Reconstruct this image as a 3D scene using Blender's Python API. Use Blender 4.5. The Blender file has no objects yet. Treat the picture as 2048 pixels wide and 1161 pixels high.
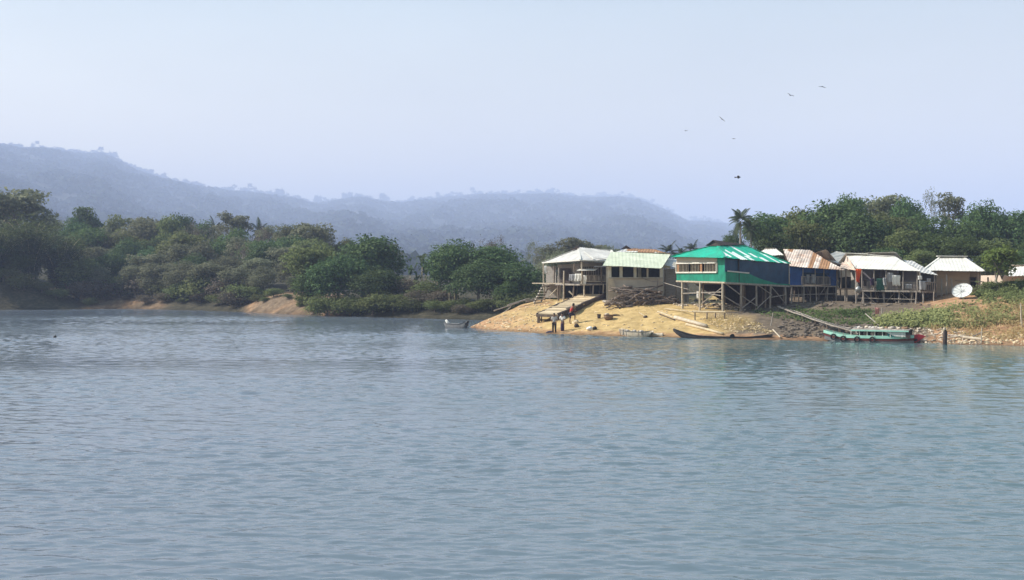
import bpy, math, random
import numpy as np
from mathutils import Vector, Matrix, noise as mnoise

# ---------------------------------------------------------------- camera, sky, sun, exposure
SC = bpy.context.scene
COL = SC.collection
F, HZ, CAMH = 2400.0, 565.0, 4.0          # focal length in photo pixels, horizon row, eye height
cam_d = bpy.data.cameras.new('camera')
cam = bpy.data.objects.new('camera', cam_d)
COL.objects.link(cam)
cam.location = (0, 0, CAMH)
cam.rotation_euler = (math.radians(90), 0, 0)
cam_d.sensor_width = 36
cam_d.lens = F / 2048 * 36
cam_d.shift_y = -(580.5 - HZ) / 2048
cam_d.clip_start, cam_d.clip_end = 0.5, 16000
SC.camera = cam

SUN_EL = math.radians(41)
SUN_H = Vector((-0.985, 0.13, 0)).normalized()
S = Vector((SUN_H.x * math.cos(SUN_EL), SUN_H.y * math.cos(SUN_EL), math.sin(SUN_EL)))
sd = bpy.data.lights.new('sun', 'SUN')
sd.energy, sd.angle, sd.color = 4.7, math.radians(0.6), (1.0, 0.93, 0.82)
sun = bpy.data.objects.new('sun', sd)
COL.objects.link(sun)
sun.rotation_euler = S.to_track_quat('Z', 'Y').to_euler()

W = bpy.data.worlds.new('World')
SC.world = W
W.use_nodes = True
nt = W.node_tree
nt.nodes.clear()
sky = nt.nodes.new('ShaderNodeTexSky')
sky.sky_type = 'NISHITA'
sky.sun_disc = False
sky.sun_elevation = SUN_EL
sky.sun_rotation = math.atan2(S.x, S.y)
sky.altitude = 50
sky.air_density, sky.dust_density, sky.ozone_density = 1.0, 1.6, 1.5
bg = nt.nodes.new('ShaderNodeBackground')
bg.inputs['Strength'].default_value = 0.1
wo = nt.nodes.new('ShaderNodeOutputWorld')
hsv = nt.nodes.new('ShaderNodeHueSaturation')      # a milky, hazy sky
hsv.inputs['Saturation'].default_value = .42
nt.links.new(sky.outputs[0], hsv.inputs['Color'])
wtc = nt.nodes.new('ShaderNodeTexCoord')            # faint unevenness of high thin haze
wmp = nt.nodes.new('ShaderNodeMapping'); wmp.inputs['Scale'].default_value = (1, 1, 3.2)
wnz = nt.nodes.new('ShaderNodeTexNoise'); wnz.inputs['Scale'].default_value = 2.4; wnz.inputs['Detail'].default_value = 5
wmr = nt.nodes.new('ShaderNodeMapRange')
wmr.inputs['From Min'].default_value, wmr.inputs['From Max'].default_value = .3, .7
wmr.inputs['To Min'].default_value, wmr.inputs['To Max'].default_value = .93, 1.08
wsc = nt.nodes.new('ShaderNodeVectorMath'); wsc.operation = 'SCALE'
nt.links.new(wtc.outputs['Generated'], wmp.inputs['Vector']); nt.links.new(wmp.outputs[0], wnz.inputs['Vector'])
nt.links.new(wnz.outputs['Fac'], wmr.inputs['Value']); nt.links.new(wmr.outputs[0], wsc.inputs['Scale'])
wxyz = nt.nodes.new('ShaderNodeSeparateXYZ')       # dusty, warmer low sky
wel = nt.nodes.new('ShaderNodeMapRange'); wel.inputs['From Min'].default_value = .02; wel.inputs['From Max'].default_value = .34
wtint = nt.nodes.new('ShaderNodeMix'); wtint.data_type = 'RGBA'
wtint.inputs['A'].default_value = (1.75, 1.3, .72, 1); wtint.inputs['B'].default_value = (.66, .92, .97, 1)
wmul = nt.nodes.new('ShaderNodeVectorMath'); wmul.operation = 'MULTIPLY'
nt.links.new(wtc.outputs['Generated'], wxyz.inputs[0]); nt.links.new(wxyz.outputs['Z'], wel.inputs['Value'])
nt.links.new(wel.outputs[0], wtint.inputs['Factor'])
nt.links.new(hsv.outputs[0], wmul.inputs[0]); nt.links.new(wtint.outputs['Result'], wmul.inputs[1])
nt.links.new(wmul.outputs[0], wsc.inputs[0]); nt.links.new(wsc.outputs[0], bg.inputs['Color'])
nt.links.new(bg.outputs[0], wo.inputs['Surface'])

SC.view_settings.view_transform = 'Standard'
SC.view_settings.look = 'None'
SC.view_settings.exposure = 0.86
SC.view_settings.gamma = 1.0
SC.cycles.use_denoising = True
SC.cycles.max_bounces = 6
SC.cycles.volume_bounces = 2
SC.cycles.transparent_max_bounces = 4
SC.cycles.caustics_reflective = False
SC.cycles.caustics_refractive = False

# ---------------------------------------------------------------- helpers
RNG = np.random.default_rng(7)
random.seed(7)

def P(px, py, Y):
    return Vector(((px - 1024) * Y / F, Y, CAMH - (py - HZ) * Y / F))

def link(o):
    COL.objects.link(o)
    return o

def tag(o, label=None, cat=None, group=None, kind=None):
    if label: o['label'] = label
    if cat: o['category'] = cat
    if group: o['group'] = group
    if kind: o['kind'] = kind
    return o

def root(name, label, cat, loc, group=None, rz=0.0):
    o = bpy.data.objects.new(name, None)
    o.empty_display_size = 0.2
    o.location = loc
    o.rotation_euler = (0, 0, rz)
    link(o)
    return tag(o, label, cat, group)

class MB:
    def __init__(self):
        self.V, self.F, self.M, self.m = [], [], [], 0
    def add(self, vs, fs):
        b = len(self.V)
        self.V.extend([tuple(v) for v in vs])
        for f in fs:
            self.F.append(tuple(i + b for i in f))
            self.M.append(self.m)
        return self
    def box(self, c, s, rz=0.0, rot=None):
        c = Vector(c)
        R = rot if rot is not None else Matrix.Rotation(rz, 3, 'Z')
        hx, hy, hz = s[0] / 2, s[1] / 2, s[2] / 2
        vs = [c + R @ Vector((x, y, z)) for x in (-hx, hx) for y in (-hy, hy) for z in (-hz, hz)]
        return self.add(vs, [(0, 1, 3, 2), (4, 6, 7, 5), (0, 4, 5, 1), (2, 3, 7, 6), (0, 2, 6, 4), (1, 5, 7, 3)])
    def beam(self, p, q, w, h=None, up=(0, 0, 1)):
        p, q = Vector(p), Vector(q)
        h = w if h is None else h
        d = (q - p)
        L = d.length
        if L < 1e-5: return self
        d /= L
        u = Vector(up)
        if abs(d.dot(u)) > 0.97: u = Vector((0, 1, 0))
        x = d.cross(u).normalized()
        y = x.cross(d).normalized()
        vs = []
        for e in (p, q):
            for a, b in ((-1, -1), (1, -1), (1, 1), (-1, 1)):
                vs.append(e + x * (a * w / 2) + y * (b * h / 2))
        return self.add(vs, [(0, 3, 2, 1), (4, 5, 6, 7), (0, 1, 5, 4), (1, 2, 6, 5), (2, 3, 7, 6), (3, 0, 4, 7)])
    def tube(self, pts, rad, n=6, cap=True):
        pts = [Vector(p) for p in pts]
        if not isinstance(rad, (list, tuple)): rad = [rad] * len(pts)
        vs, fs = [], []
        ref = Vector((0.31, 0.17, 0.93))
        for i, p in enumerate(pts):
            d = (pts[min(i + 1, len(pts) - 1)] - pts[max(i - 1, 0)])
            if d.length < 1e-6: d = Vector((0, 0, 1))
            d.normalize()
            r0 = ref if abs(d.dot(ref)) < 0.95 else Vector((1, 0, 0))
            x = d.cross(r0).normalized()
            y = d.cross(x)
            for k in range(n):
                a = 2 * math.pi * k / n
                vs.append(p + (x * math.cos(a) + y * math.sin(a)) * rad[i])
        for i in range(len(pts) - 1):
            for k in range(n):
                a, b = i * n + k, i * n + (k + 1) % n
                fs.append((a, b, b + n, a + n))
        if cap:
            fs.append(tuple(range(n - 1, -1, -1)))
            fs.append(tuple((len(pts) - 1) * n + k for k in range(n)))
        return self.add(vs, fs)
    def pole(self, p, q, r0, r1=None, n=6, bend=0.0):
        p, q = Vector(p), Vector(q)
        r1 = r0 if r1 is None else r1
        pts, rr = [], []
        off = Vector((random.uniform(-1, 1), random.uniform(-1, 1), random.uniform(-.3, .3))) * bend
        for i in range(5):
            t = i / 4
            pts.append(p.lerp(q, t) + off * math.sin(math.pi * t) + Vector((random.uniform(-1, 1), random.uniform(-1, 1), 0)) * bend * .25 * (0 < i < 4))
            rr.append((r0 + (r1 - r0) * t) * random.uniform(.93, 1.07))
        return self.tube(pts, rr, n)
    def slab(self, pts, th, d=None):
        pts = [Vector(p) for p in pts]
        n = len(pts)
        if d is None:
            d = (pts[1] - pts[0]).cross(pts[2] - pts[0]).normalized()
        d = Vector(d) * th
        vs = pts + [p - d for p in pts]
        fs = [tuple(range(n)), tuple(range(2 * n - 1, n - 1, -1))]
        for i in range(n):
            j = (i + 1) % n
            fs.append((i, i + n, j + n, j))
        return self.add(vs, fs)
    def blob(self, c, r, seed=0, amp=.25, nu=10, nv=6):
        c = Vector(c)
        r = Vector(r) if not isinstance(r, (int, float)) else Vector((r, r, r))
        vs, fs = [], []
        for j in range(nv + 1):
            th = math.pi * j / nv
            for i in range(nu):
                ph = 2 * math.pi * i / nu
                d = Vector((math.sin(th) * math.cos(ph), math.sin(th) * math.sin(ph), math.cos(th)))
                k = 1 + amp * mnoise.noise(d * 1.7 + Vector((seed * 3.1, seed, 0)))
                vs.append(c + Vector((d.x * r.x, d.y * r.y, d.z * r.z)) * k)
        for j in range(nv):
            for i in range(nu):
                a, b = j * nu + i, j * nu + (i + 1) % nu
                fs.append((a, a + nu, b + nu, b))
        return self.add(vs, fs)
    def build(self, name, mats, parent=None, label=None, smooth=False, loc=None):
        o0 = Vector((0, 0, 0))
        R = None
        if parent is not None:
            p, o0 = parent, Vector((0, 0, 0))
            while p is not None:
                o0 = o0 + Vector(p.location)
                p = p.parent
        if loc is not None: o0 = o0 + Vector(loc)
        me = bpy.data.meshes.new(name)
        me.from_pydata([(v[0] - o0.x, v[1] - o0.y, v[2] - o0.z) for v in self.V], [], self.F)
        if not isinstance(mats, (list, tuple)): mats = [mats]
        for m in mats: me.materials.append(m)
        if len(mats) > 1:
            me.polygons.foreach_set('material_index', self.M)
        if smooth:
            me.polygons.foreach_set('use_smooth', [True] * len(me.polygons))
        me.update()
        o = bpy.data.objects.new(name, me)
        if loc is not None: o.location = loc
        link(o)
        if parent is not None: o.parent = parent
        if label: o['label'] = label
        return o

def solo(mb, name, mats, label, cat, loc, group=None, smooth=False):
    """a thing that is one mesh, its origin at loc"""
    o = mb.build(name, mats, None, None, smooth, loc)
    return tag(o, label, cat, group)

def copy_tree(o, parent=None):
    c = o.copy()
    link(c)
    c.parent = parent
    for ch in list(o.children):
        copy_tree(ch, c)
    return c

# ---------------------------------------------------------------- materials
def srgb(r, g, b):
    f = lambda v: (v / 255 / 12.92) if v <= 10 else (((v / 255) + .055) / 1.055) ** 2.4
    return (f(r), f(g), f(b))

def mat(name, c1, c2=None, scale=4.0, rough=.8, bump=.15, stretch=(1, 1, 1), spec=.25, metal=0.0, detail=6, c3=None, island=0.0, lo=.35, hi=.65):
    m = bpy.data.materials.new(name)
    m.use_nodes = True
    t = m.node_tree
    b = t.nodes['Principled BSDF']
    b.inputs['Roughness'].default_value = rough
    b.inputs['Specular IOR Level'].default_value = spec
    b.inputs['Metallic'].default_value = metal
    c2 = c2 or tuple(v * .72 for v in c1)
    tc = t.nodes.new('ShaderNodeTexCoord')
    mp = t.nodes.new('ShaderNodeMapping')
    mp.inputs['Scale'].default_value = stretch
    nz = t.nodes.new('ShaderNodeTexNoise')
    nz.inputs['Scale'].default_value = scale
    nz.inputs['Detail'].default_value = detail
    nz.inputs['Roughness'].default_value = .65
    cr = t.nodes.new('ShaderNodeValToRGB')
    e = cr.color_ramp.elements
    e[0].position, e[0].color = lo, (*c1, 1)
    e[1].position, e[1].color = hi, (*c2, 1)
    if c3:
        x = cr.color_ramp.elements.new(min(.98, hi + .12))
        x.color = (*c3, 1)
    L = t.links.new
    L(tc.outputs['Object'], mp.inputs['Vector'])
    L(mp.outputs[0], nz.inputs['Vector'])
    L(nz.outputs['Fac'], cr.inputs['Fac'])
    col = cr.outputs['Color']
    if island:
        g = t.nodes.new('ShaderNodeNewGeometry')
        mr = t.nodes.new('ShaderNodeMapRange')
        mr.inputs['To Min'].default_value = 1 - island
        mr.inputs['To Max'].default_value = 1 + island
        mx = t.nodes.new('ShaderNodeVectorMath')
        mx.operation = 'SCALE'
        L(g.outputs['Random Per Island'], mr.inputs['Value'])
        L(col, mx.inputs[0])
        L(mr.outputs[0], mx.inputs['Scale'])
        col = mx.outputs[0]
    L(col, b.inputs['Base Color'])
    if bump:
        bp = t.nodes.new('ShaderNodeBump')
        bp.inputs['Strength'].default_value = bump
        bp.inputs['Distance'].default_value = .05
        L(nz.outputs['Fac'], bp.inputs['Height'])
        L(bp.outputs[0], b.inputs['Normal'])
    return m

def leaf_mat(name, ca, cb, cc, trans=.3, nscale=.5, rough=.7, spec=.1):
    m = bpy.data.materials.new(name)
    m.use_nodes = True
    t = m.node_tree
    L = t.links.new
    b = t.nodes['Principled BSDF']
    out = t.nodes['Material Output']
    b.inputs['Roughness'].default_value = rough
    b.inputs['Specular IOR Level'].default_value = spec
    g = t.nodes.new('ShaderNodeNewGeometry')
    cr = t.nodes.new('ShaderNodeValToRGB')
    e = cr.color_ramp.elements
    e[0].position, e[0].color = 0, (*ca, 1)
    e[1].position, e[1].color = .6, (*cb, 1)
    x = e.new(1.0); x.color = (*cc, 1)
    tc = t.nodes.new('ShaderNodeTexCoord')
    nz = t.nodes.new('ShaderNodeTexNoise')
    nz.inputs['Scale'].default_value = nscale
    nz.inputs['Detail'].default_value = 3
    oi = t.nodes.new('ShaderNodeObjectInfo')
    ad = t.nodes.new('ShaderNodeMath'); ad.operation = 'MULTIPLY_ADD'
    ad.inputs[1].default_value = .42
    L(g.outputs['Random Per Island'], ad.inputs[0])
    m2 = t.nodes.new('ShaderNodeMath'); m2.operation = 'MULTIPLY_ADD'
    m2.inputs[1].default_value = 1.1; m2.inputs[2].default_value = -.28
    L(nz.outputs['Fac'], m2.inputs[0])
    L(tc.outputs['Object'], nz.inputs['Vector'])
    L(m2.outputs[0], ad.inputs[2])
    L(ad.outputs[0], cr.inputs['Fac'])
    hs = t.nodes.new('ShaderNodeHueSaturation')
    mr = t.nodes.new('ShaderNodeMapRange')
    mr.inputs['To Min'].default_value = .78; mr.inputs['To Max'].default_value = 1.22
    L(oi.outputs['Random'], mr.inputs['Value'])
    L(mr.outputs[0], hs.inputs['Value'])
    mh = t.nodes.new('ShaderNodeMath'); mh.operation = 'MULTIPLY_ADD'
    mh.inputs[1].default_value = .04; mh.inputs[2].default_value = .48
    L(oi.outputs['Random'], mh.inputs[0])
    L(mh.outputs[0], hs.inputs['Hue'])
    L(cr.outputs['Color'], hs.inputs['Color'])
    L(hs.outputs[0], b.inputs['Base Color'])
    tr = t.nodes.new('ShaderNodeBsdfTranslucent')
    L(hs.outputs[0], tr.inputs['Color'])
    mx = t.nodes.new('ShaderNodeMixShader')
    mx.inputs[0].default_value = trans
    L(b.outputs[0], mx.inputs[1]); L(tr.outputs[0], mx.inputs[2])
    L(mx.outputs[0], out.inputs['Surface'])
    return m

MT = {}
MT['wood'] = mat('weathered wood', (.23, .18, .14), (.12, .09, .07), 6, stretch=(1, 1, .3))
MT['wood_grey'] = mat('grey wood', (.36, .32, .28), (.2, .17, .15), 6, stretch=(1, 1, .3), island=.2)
MT['wood_pale'] = mat('pale split wood', (.5, .43, .34), (.34, .28, .21), 5, island=.15)
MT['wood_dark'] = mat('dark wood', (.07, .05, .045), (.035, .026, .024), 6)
MT['bark'] = mat('bark', (.17, .14, .115), (.08, .065, .055), 5, bump=.4)
MT['bark_pale'] = mat('pale bark', (.33, .29, .26), (.19, .16, .14), 5, bump=.4)
MT['firewood'] = mat('firewood', (.2, .155, .125), (.085, .065, .055), 3, bump=.4, island=.35)
MT['bamboo'] = mat('bamboo', (.5, .41, .27), (.32, .25, .16), 4, rough=.55, island=.2)
MT['tin'] = mat('tin sheet', (.62, .6, .57), (.44, .42, .4), 1.3, rough=.5, spec=.4, stretch=(1, 1, 1), island=.1, bump=.05)
MT['tin_white'] = mat('whitened tin sheet', (.7, .68, .63), (.56, .53, .48), 1.1, rough=.5, spec=.4, island=.05, bump=.05)
MT['tin_rust'] = mat('rusting tin sheet', (.6, .52, .46), (.34, .19, .12), .9, rough=.6, island=.28, bump=.08, lo=.42, hi=.75)
MT['tin_rust_deep'] = mat('rusted tin sheet', (.34, .19, .1), (.24, .12, .06), 1.2, rough=.75, island=.15)
MT['tin_lime'] = mat('lichen grey tin', (.6, .63, .5), (.46, .5, .38), 1.6, rough=.6, island=.07, bump=.06)
MT['tin_green'] = mat('green painted tin', (.0, .43, .28), (.03, .3, .2), 1.6, rough=.45, spec=.4, island=.06, bump=.04)
MT['tin_greenwhite'] = mat('worn white tin', (.82, .86, .84), (.62, .74, .7), 1.4, rough=.45, island=.05, bump=.04)
MT['concrete'] = mat('raw concrete', (.42, .39, .34), (.31, .285, .25), 2.2, bump=.2)
MT['plaster'] = mat('mud plaster', (.52, .46, .39), (.42, .365, .31), 1.4, bump=.15)
MT['plaster_pale'] = mat('pale plaster pillar', (.56, .53, .46), (.42, .4, .35), 3, bump=.1)
MT['tan_wall'] = mat('tan woven wall', (.54, .44, .36), (.44, .355, .285), 1.2, bump=.15, stretch=(1, 1, 4))
MT['bamboo_wall'] = mat('woven bamboo wall', (.34, .31, .28), (.22, .2, .18), 3, bump=.3, stretch=(1, 1, 5))
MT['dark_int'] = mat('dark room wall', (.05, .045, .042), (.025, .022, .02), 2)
MT['purple_wall'] = mat('faded violet wall', (.25, .24, .28), (.17, .16, .2), 1.5)
MT['tarp_green'] = mat('green tarpaulin', (.012, .26, .165), (.008, .15, .1), 2.2, rough=.5, bump=.3, stretch=(1, 1, .5))
MT['tarp_teal'] = mat('dark teal tarpaulin', (.01, .13, .13), (.006, .09, .1), 1.5, rough=.45, bump=.2)
MT['tarp_navy'] = mat('navy tarpaulin', (.016, .062, .13), (.008, .034, .08), 1.8, rough=.5, bump=.3)
MT['tarp_blue'] = mat('blue tarpaulin', (.014, .095, .35), (.008, .045, .19), 1.8, rough=.45, bump=.3)
MT['white_paint'] = mat('white painted wood', (.72, .69, .62), (.58, .54, .48), 4, bump=.05)
MT['cloth_white'] = mat('white cloth', (.74, .73, .7), (.6, .59, .57), 6, rough=.95)
MT['cloth_grey'] = mat('grey cloth', (.36, .36, .37), (.25, .25, .27), 5, rough=.95)
MT['cloth_green'] = mat('green cloth', (.04, .12, .09), (.03, .08, .06), 5, rough=.95)
MT['cloth_orange'] = mat('orange red cloth', (.85, .13, .02), (.7, .07, .015), 3, rough=.8)
MT['cloth_pink'] = mat('faded pink cloth', (.62, .3, .26), (.5, .2, .18), 3, rough=.9)
MT['cloth_red'] = mat('red shirt cloth', (.45, .05, .04), (.32, .03, .03), 6, rough=.9)
MT['cloth_navy'] = mat('navy cloth', (.03, .028, .055), (.018, .016, .035), 6, rough=.9)
MT['cloth_brown'] = mat('dark brown cloth', (.05, .036, .03), (.03, .022, .02), 6, rough=.9)
MT['cloth_purple'] = mat('dark violet cloth', (.045, .025, .06), (.025, .015, .035), 6, rough=.9)
MT['cloth_pale'] = mat('washed grey shirt', (.5, .46, .43), (.38, .34, .32), 6, rough=.9)
MT['skin'] = mat('brown skin', (.2, .105, .062), (.16, .08, .048), 6, rough=.55, bump=.02)
MT['hair'] = mat('black hair', (.012, .01, .01), (.006, .005, .005), 12, rough=.5)
MT['eye'] = mat('eye', (.6, .58, .55), (.05, .04, .035), 30, rough=.2, bump=0)
MT['black'] = mat('black rubber', (.02, .02, .021), (.012, .012, .012), 8, rough=.7)
MT['mint'] = mat('mint paint', (.36, .62, .52), (.27, .52, .43), 2.5, rough=.45, bump=.05)
MT['oxide'] = mat('oxide red paint', (.13, .035, .03), (.085, .025, .022), 3, rough=.6)
MT['red_paint'] = mat('red paint', (.42, .035, .05), (.3, .025, .035), 3, rough=.5)
MT['hull_dark'] = mat('tarred hull', (.055, .05, .052), (.03, .027, .03), 3, rough=.6)
MT['hull_grey'] = mat('grey hull', (.17, .17, .175), (.11, .11, .115), 3, rough=.6)
MT['dish'] = mat('dish mesh', (.66, .67, .66), (.56, .57, .56), 5, rough=.5)
MT['metal'] = mat('grey metal', (.3, .3, .31), (.2, .2, .2), 5, rough=.45, metal=.6)
MT['feather'] = mat('dark feathers', (.05, .042, .038), (.03, .026, .024), 6)
MT['basket'] = mat('cane basket', (.24, .15, .09), (.14, .085, .05), 12, bump=.4)
MT['stone'] = mat('stone', (.66, .54, .37), (.46, .35, .22), 4, island=.35, bump=.2)
MT['litter'] = mat('pale litter', (.52, .45, .37), (.34, .27, .2), 7, island=.4, bump=0)
MT['rock_dark'] = mat('grey rubble', (.15, .12, .095), (.085, .07, .058), 5, island=.5, bump=.2)

LEAF = {
 'mango': leaf_mat('dark evergreen leaves', (.03, .056, .024), (.08, .128, .046), (.175, .225, .088), .28),
 'green': leaf_mat('mid green leaves', (.042, .072, .026), (.095, .14, .048), (.17, .22, .08), .42),
 'olive': leaf_mat('olive leaves', (.07, .092, .034), (.15, .17, .065), (.26, .27, .11), .45),
 'grey': leaf_mat('grey green leaves', (.085, .095, .055), (.175, .182, .112), (.29, .29, .19), .45),
 'dry': leaf_mat('dry brown leaves', (.08, .065, .05), (.14, .115, .085), (.2, .17, .125), .3),
 'lime': leaf_mat('yellow green leaves', (.07, .11, .03), (.17, .22, .06), (.3, .34, .11), .4),
 'bamboo': leaf_mat('bamboo leaves', (.045, .065, .028), (.1, .125, .05), (.17, .19, .085), .4),
 'banana': leaf_mat('banana leaves', (.05, .08, .04), (.11, .15, .075), (.2, .24, .13), .4),
 'palm': leaf_mat('palm fronds', (.03, .045, .025), (.06, .075, .04), (.1, .11, .06), .25),
 'hill': leaf_mat('hill forest leaves', (.025, .034, .024), (.036, .046, .032), (.05, .06, .042), 0, .008, .9, 0),
 'veg': leaf_mat('vegetable leaves', (.13, .15, .06), (.29, .31, .13), (.48, .47, .22), .45, .8),
 'drygrass': leaf_mat('dry grass', (.32, .24, .11), (.52, .41, .2), (.68, .56, .3), .35, .8),
}
# ---------------------------------------------------------------- terrain
T = {}   # photo column -> (distance, height) along the line of sight, twelve stations
def colm(u, *st):
    T[u] = [(20, -2.5)] + list(st)
colm(-900, (95, -1.5), (100, -1.5), (110, -1.5), (120, -1.5), (130, -1.5), (140, -1.2), (150, 0), (156, 4), (175, 9), (220, 16), (345, 14))
colm(-200, (95, -1.5), (100, -1.5), (110, -1.5), (120, -1.5), (140, -1.5), (157, -1.2), (165, 0), (168, 4.5), (178, 9.5), (230, 14), (345, 12))
colm(0, (95, -1.5), (100, -1.5), (110, -1.5), (120, -1.5), (140, -1.5), (167, -1.2), (174, 0), (178, 4.6), (190, 6), (240, 8), (345, 9))
colm(80, (95, -1.5), (100, -1.5), (110, -1.5), (120, -1.5), (140, -1.5), (168, -1.2), (175, 0), (179, 2.9), (195, 4), (250, 6), (345, 9))
colm(160, (95, -1.5), (100, -1.5), (110, -1.5), (120, -1.5), (140, -1.5), (169, -1.2), (176, 0), (181, .5), (198, 2.2), (260, 5), (345, 9))
colm(240, (95, -1.5), (100, -1.5), (110, -1.5), (120, -1.5), (140, -1.5), (174, -1.2), (181, 0), (185, 1.5), (205, 2.6), (260, 5), (345, 9))
colm(400, (95, -1.5), (100, -1.5), (110, -1.5), (120, -1.5), (140, -1.5), (163, -1.2), (170, 0), (175, 1.2), (195, 2.4), (250, 4.5), (345, 9))
colm(490, (95, -1.5), (100, -1.5), (110, -1.5), (120, -1.5), (140, -1.5), (153, -1.2), (160, 0), (164, .9), (185, 2.4), (240, 4.5), (345, 8))
colm(565, (95, -1.5), (100, -1.5), (110, -1.5), (118, -1.5), (135, -1.5), (144, -1.2), (151, 0), (158, 2.3), (176, 2.8), (230, 4.2), (345, 7))
colm(650, (95, -1.5), (100, -1.5), (110, -1.5), (116, -1.5), (130, -1.5), (138, -1.2), (143.5, 0), (149, 1.6), (168, 2.4), (220, 4), (345, 6))
colm(800, (95, -1.5), (100, -1.5), (108, -1.5), (114, -1.5), (122, -1.4), (129, -1.1), (135, 0), (141, 1.6), (160, 2.8), (212, 4.4), (345, 6))
colm(925, (96, -1.4), (100, -1.2), (104, -1.0), (108, -.9), (113, -1.0), (119, -1.1), (128.5, 0), (134, 1.3), (150, 2.5), (205, 4), (345, 6))
colm(942, (100, -.6), (105.2, 0), (106.2, .1), (107.5, .12), (109, -.3), (115, -.9), (128, 0), (133, 1.2), (150, 2.5), (205, 4), (345, 6))
colm(965, (97.5, -.6), (102.5, 0), (104.2, .35), (106, .62), (108.5, .1), (115, -.8), (127.5, 0), (132, 1.2), (150, 2.5), (205, 4), (345, 6))
colm(1000, (95, -.6), (99.2, 0), (102.6, .66), (106, 1.24), (109, .6), (116, -.6), (127, .05), (131, 1.2), (150, 2.5), (202, 4), (345, 6))
colm(1040, (92.5, -.6), (96.6, 0), (101, .86), (109, 1.98), (113, 1.3), (119, -.2), (127, .2), (132, 1.3), (150, 2.6), (200, 4), (345, 6))
colm(1085, (90, -.6), (94, 0), (98.6, .95), (111, 2.45), (116, 2.2), (122, .6), (128, .8), (134, 1.6), (152, 2.7), (200, 4), (345, 6))
colm(1150, (87.5, -.6), (91.4, 0), (97, 1.05), (108, 2.62), (120, 2.7), (126, 2.2), (131, 2), (138, 2.2), (155, 2.9), (200, 4), (345, 6))
colm(1240, (85, -.6), (88.9, 0), (95, 1.2), (102, 2.3), (120, 2.8), (128, 2.6), (134, 2.6), (142, 2.7), (160, 3.2), (200, 4), (345, 7))
colm(1360, (83, -.6), (86.5, 0), (92, 1.1), (97, 2.08), (115, 2.8), (120, 2.9), (126, 3.1), (134, 3.4), (150, 4), (195, 5), (345, 8))
colm(1443, (81.5, -.6), (85, 0), (89, .9), (92.5, 1.68), (110, 2.6), (118, 3), (124, 3.3), (132, 3.8), (150, 4.6), (190, 6), (345, 8))
colm(1540, (80, -.6), (83.5, 0), (87, .8), (91, 1.55), (105, 2.6), (117, 3.1), (124, 3.6), (132, 4.2), (150, 5), (190, 6.5), (345, 8))
colm(1640, (78.5, -.6), (82, 0), (87, 1.0), (93, 2.05), (104, 2.8), (117, 3.3), (124, 3.8), (132, 4.4), (150, 5.2), (190, 6.5), (345, 8))
colm(1740, (77, -.6), (80.7, 0), (86, 1.05), (92, 1.95), (104, 2.9), (116, 3.6), (124, 4), (132, 4.6), (150, 5.4), (190, 6.5), (345, 8))
colm(1840, (76, -.6), (79.3, 0), (84, 1.15), (90, 2.1), (100, 3.1), (113, 3.8), (122, 4.2), (132, 4.8), (150, 5.6), (190, 6.5), (345, 8))
colm(1920, (74, -.6), (77.5, 0), (82, 1.25), (89, 2.5), (96, 3.35), (110, 3.9), (120, 4.4), (131, 5), (150, 5.6), (190, 6.5), (345, 8))
colm(2048, (72, -.6), (75.6, 0), (80, 1.4), (87, 2.65), (95, 3.6), (108, 4), (119, 4.5), (130, 5), (150, 5.8), (190, 6.5), (345, 8))
colm(2300, (69, -.6), (72.6, 0), (78, 1.5), (86, 2.8), (95, 3.8), (108, 4.2), (119, 4.6), (130, 5), (150, 6), (190, 7), (345, 8))
colm(3200, (64, -.6), (68, 0), (75, 1.5), (84, 2.8), (95, 3.8), (108, 4.2), (119, 4.6), (130, 5), (150, 6), (190, 7), (345, 8))
UK = np.array(sorted(T))
TA = np.array([T[u] for u in UK], dtype=float)      # (nu, 12, 2)

def prof(u):
    u = float(np.clip(u, UK[0], UK[-1]))
    i = int(np.clip(np.searchsorted(UK, u) - 1, 0, len(UK) - 2))
    t = (u - UK[i]) / (UK[i + 1] - UK[i])
    return TA[i] * (1 - t) + TA[i + 1] * t

def rough(x, y, z):
    a = mnoise.fractal(Vector((x * .16, y * .16, 3.3)), 1.0, 2.1, 4) * .16
    a += mnoise.fractal(Vector((x * .9, y * .9, 9.3)), 1.0, 2.1, 3) * .045
    k = min(1.0, max(.12, z * 1.4 + .12)) if z > -.3 else .1
    return a * k

def gz(x, y, smooth=1.0):
    y = max(y, 21.0)
    p = prof(1024 + x * F / y)
    z = float(np.mean(np.interp([y - smooth, y, y + smooth], p[:, 0], p[:, 1])))
    return z + rough(x, y, z)

def G(px, py, y0=60.0, y1=260.0):
    """where the line of sight through a photo pixel first meets the ground"""
    y = y0
    while y < y1:
        p = P(px, py, y)
        if gz(p.x, p.y) >= p.z: break
        y += .25
    p = P(px, py, y)
    return Vector((p.x, p.y, gz(p.x, p.y)))

def at(px, y):
    x = (px - 1024) * y / F
    return Vector((x, y, gz(x, y)))

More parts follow.
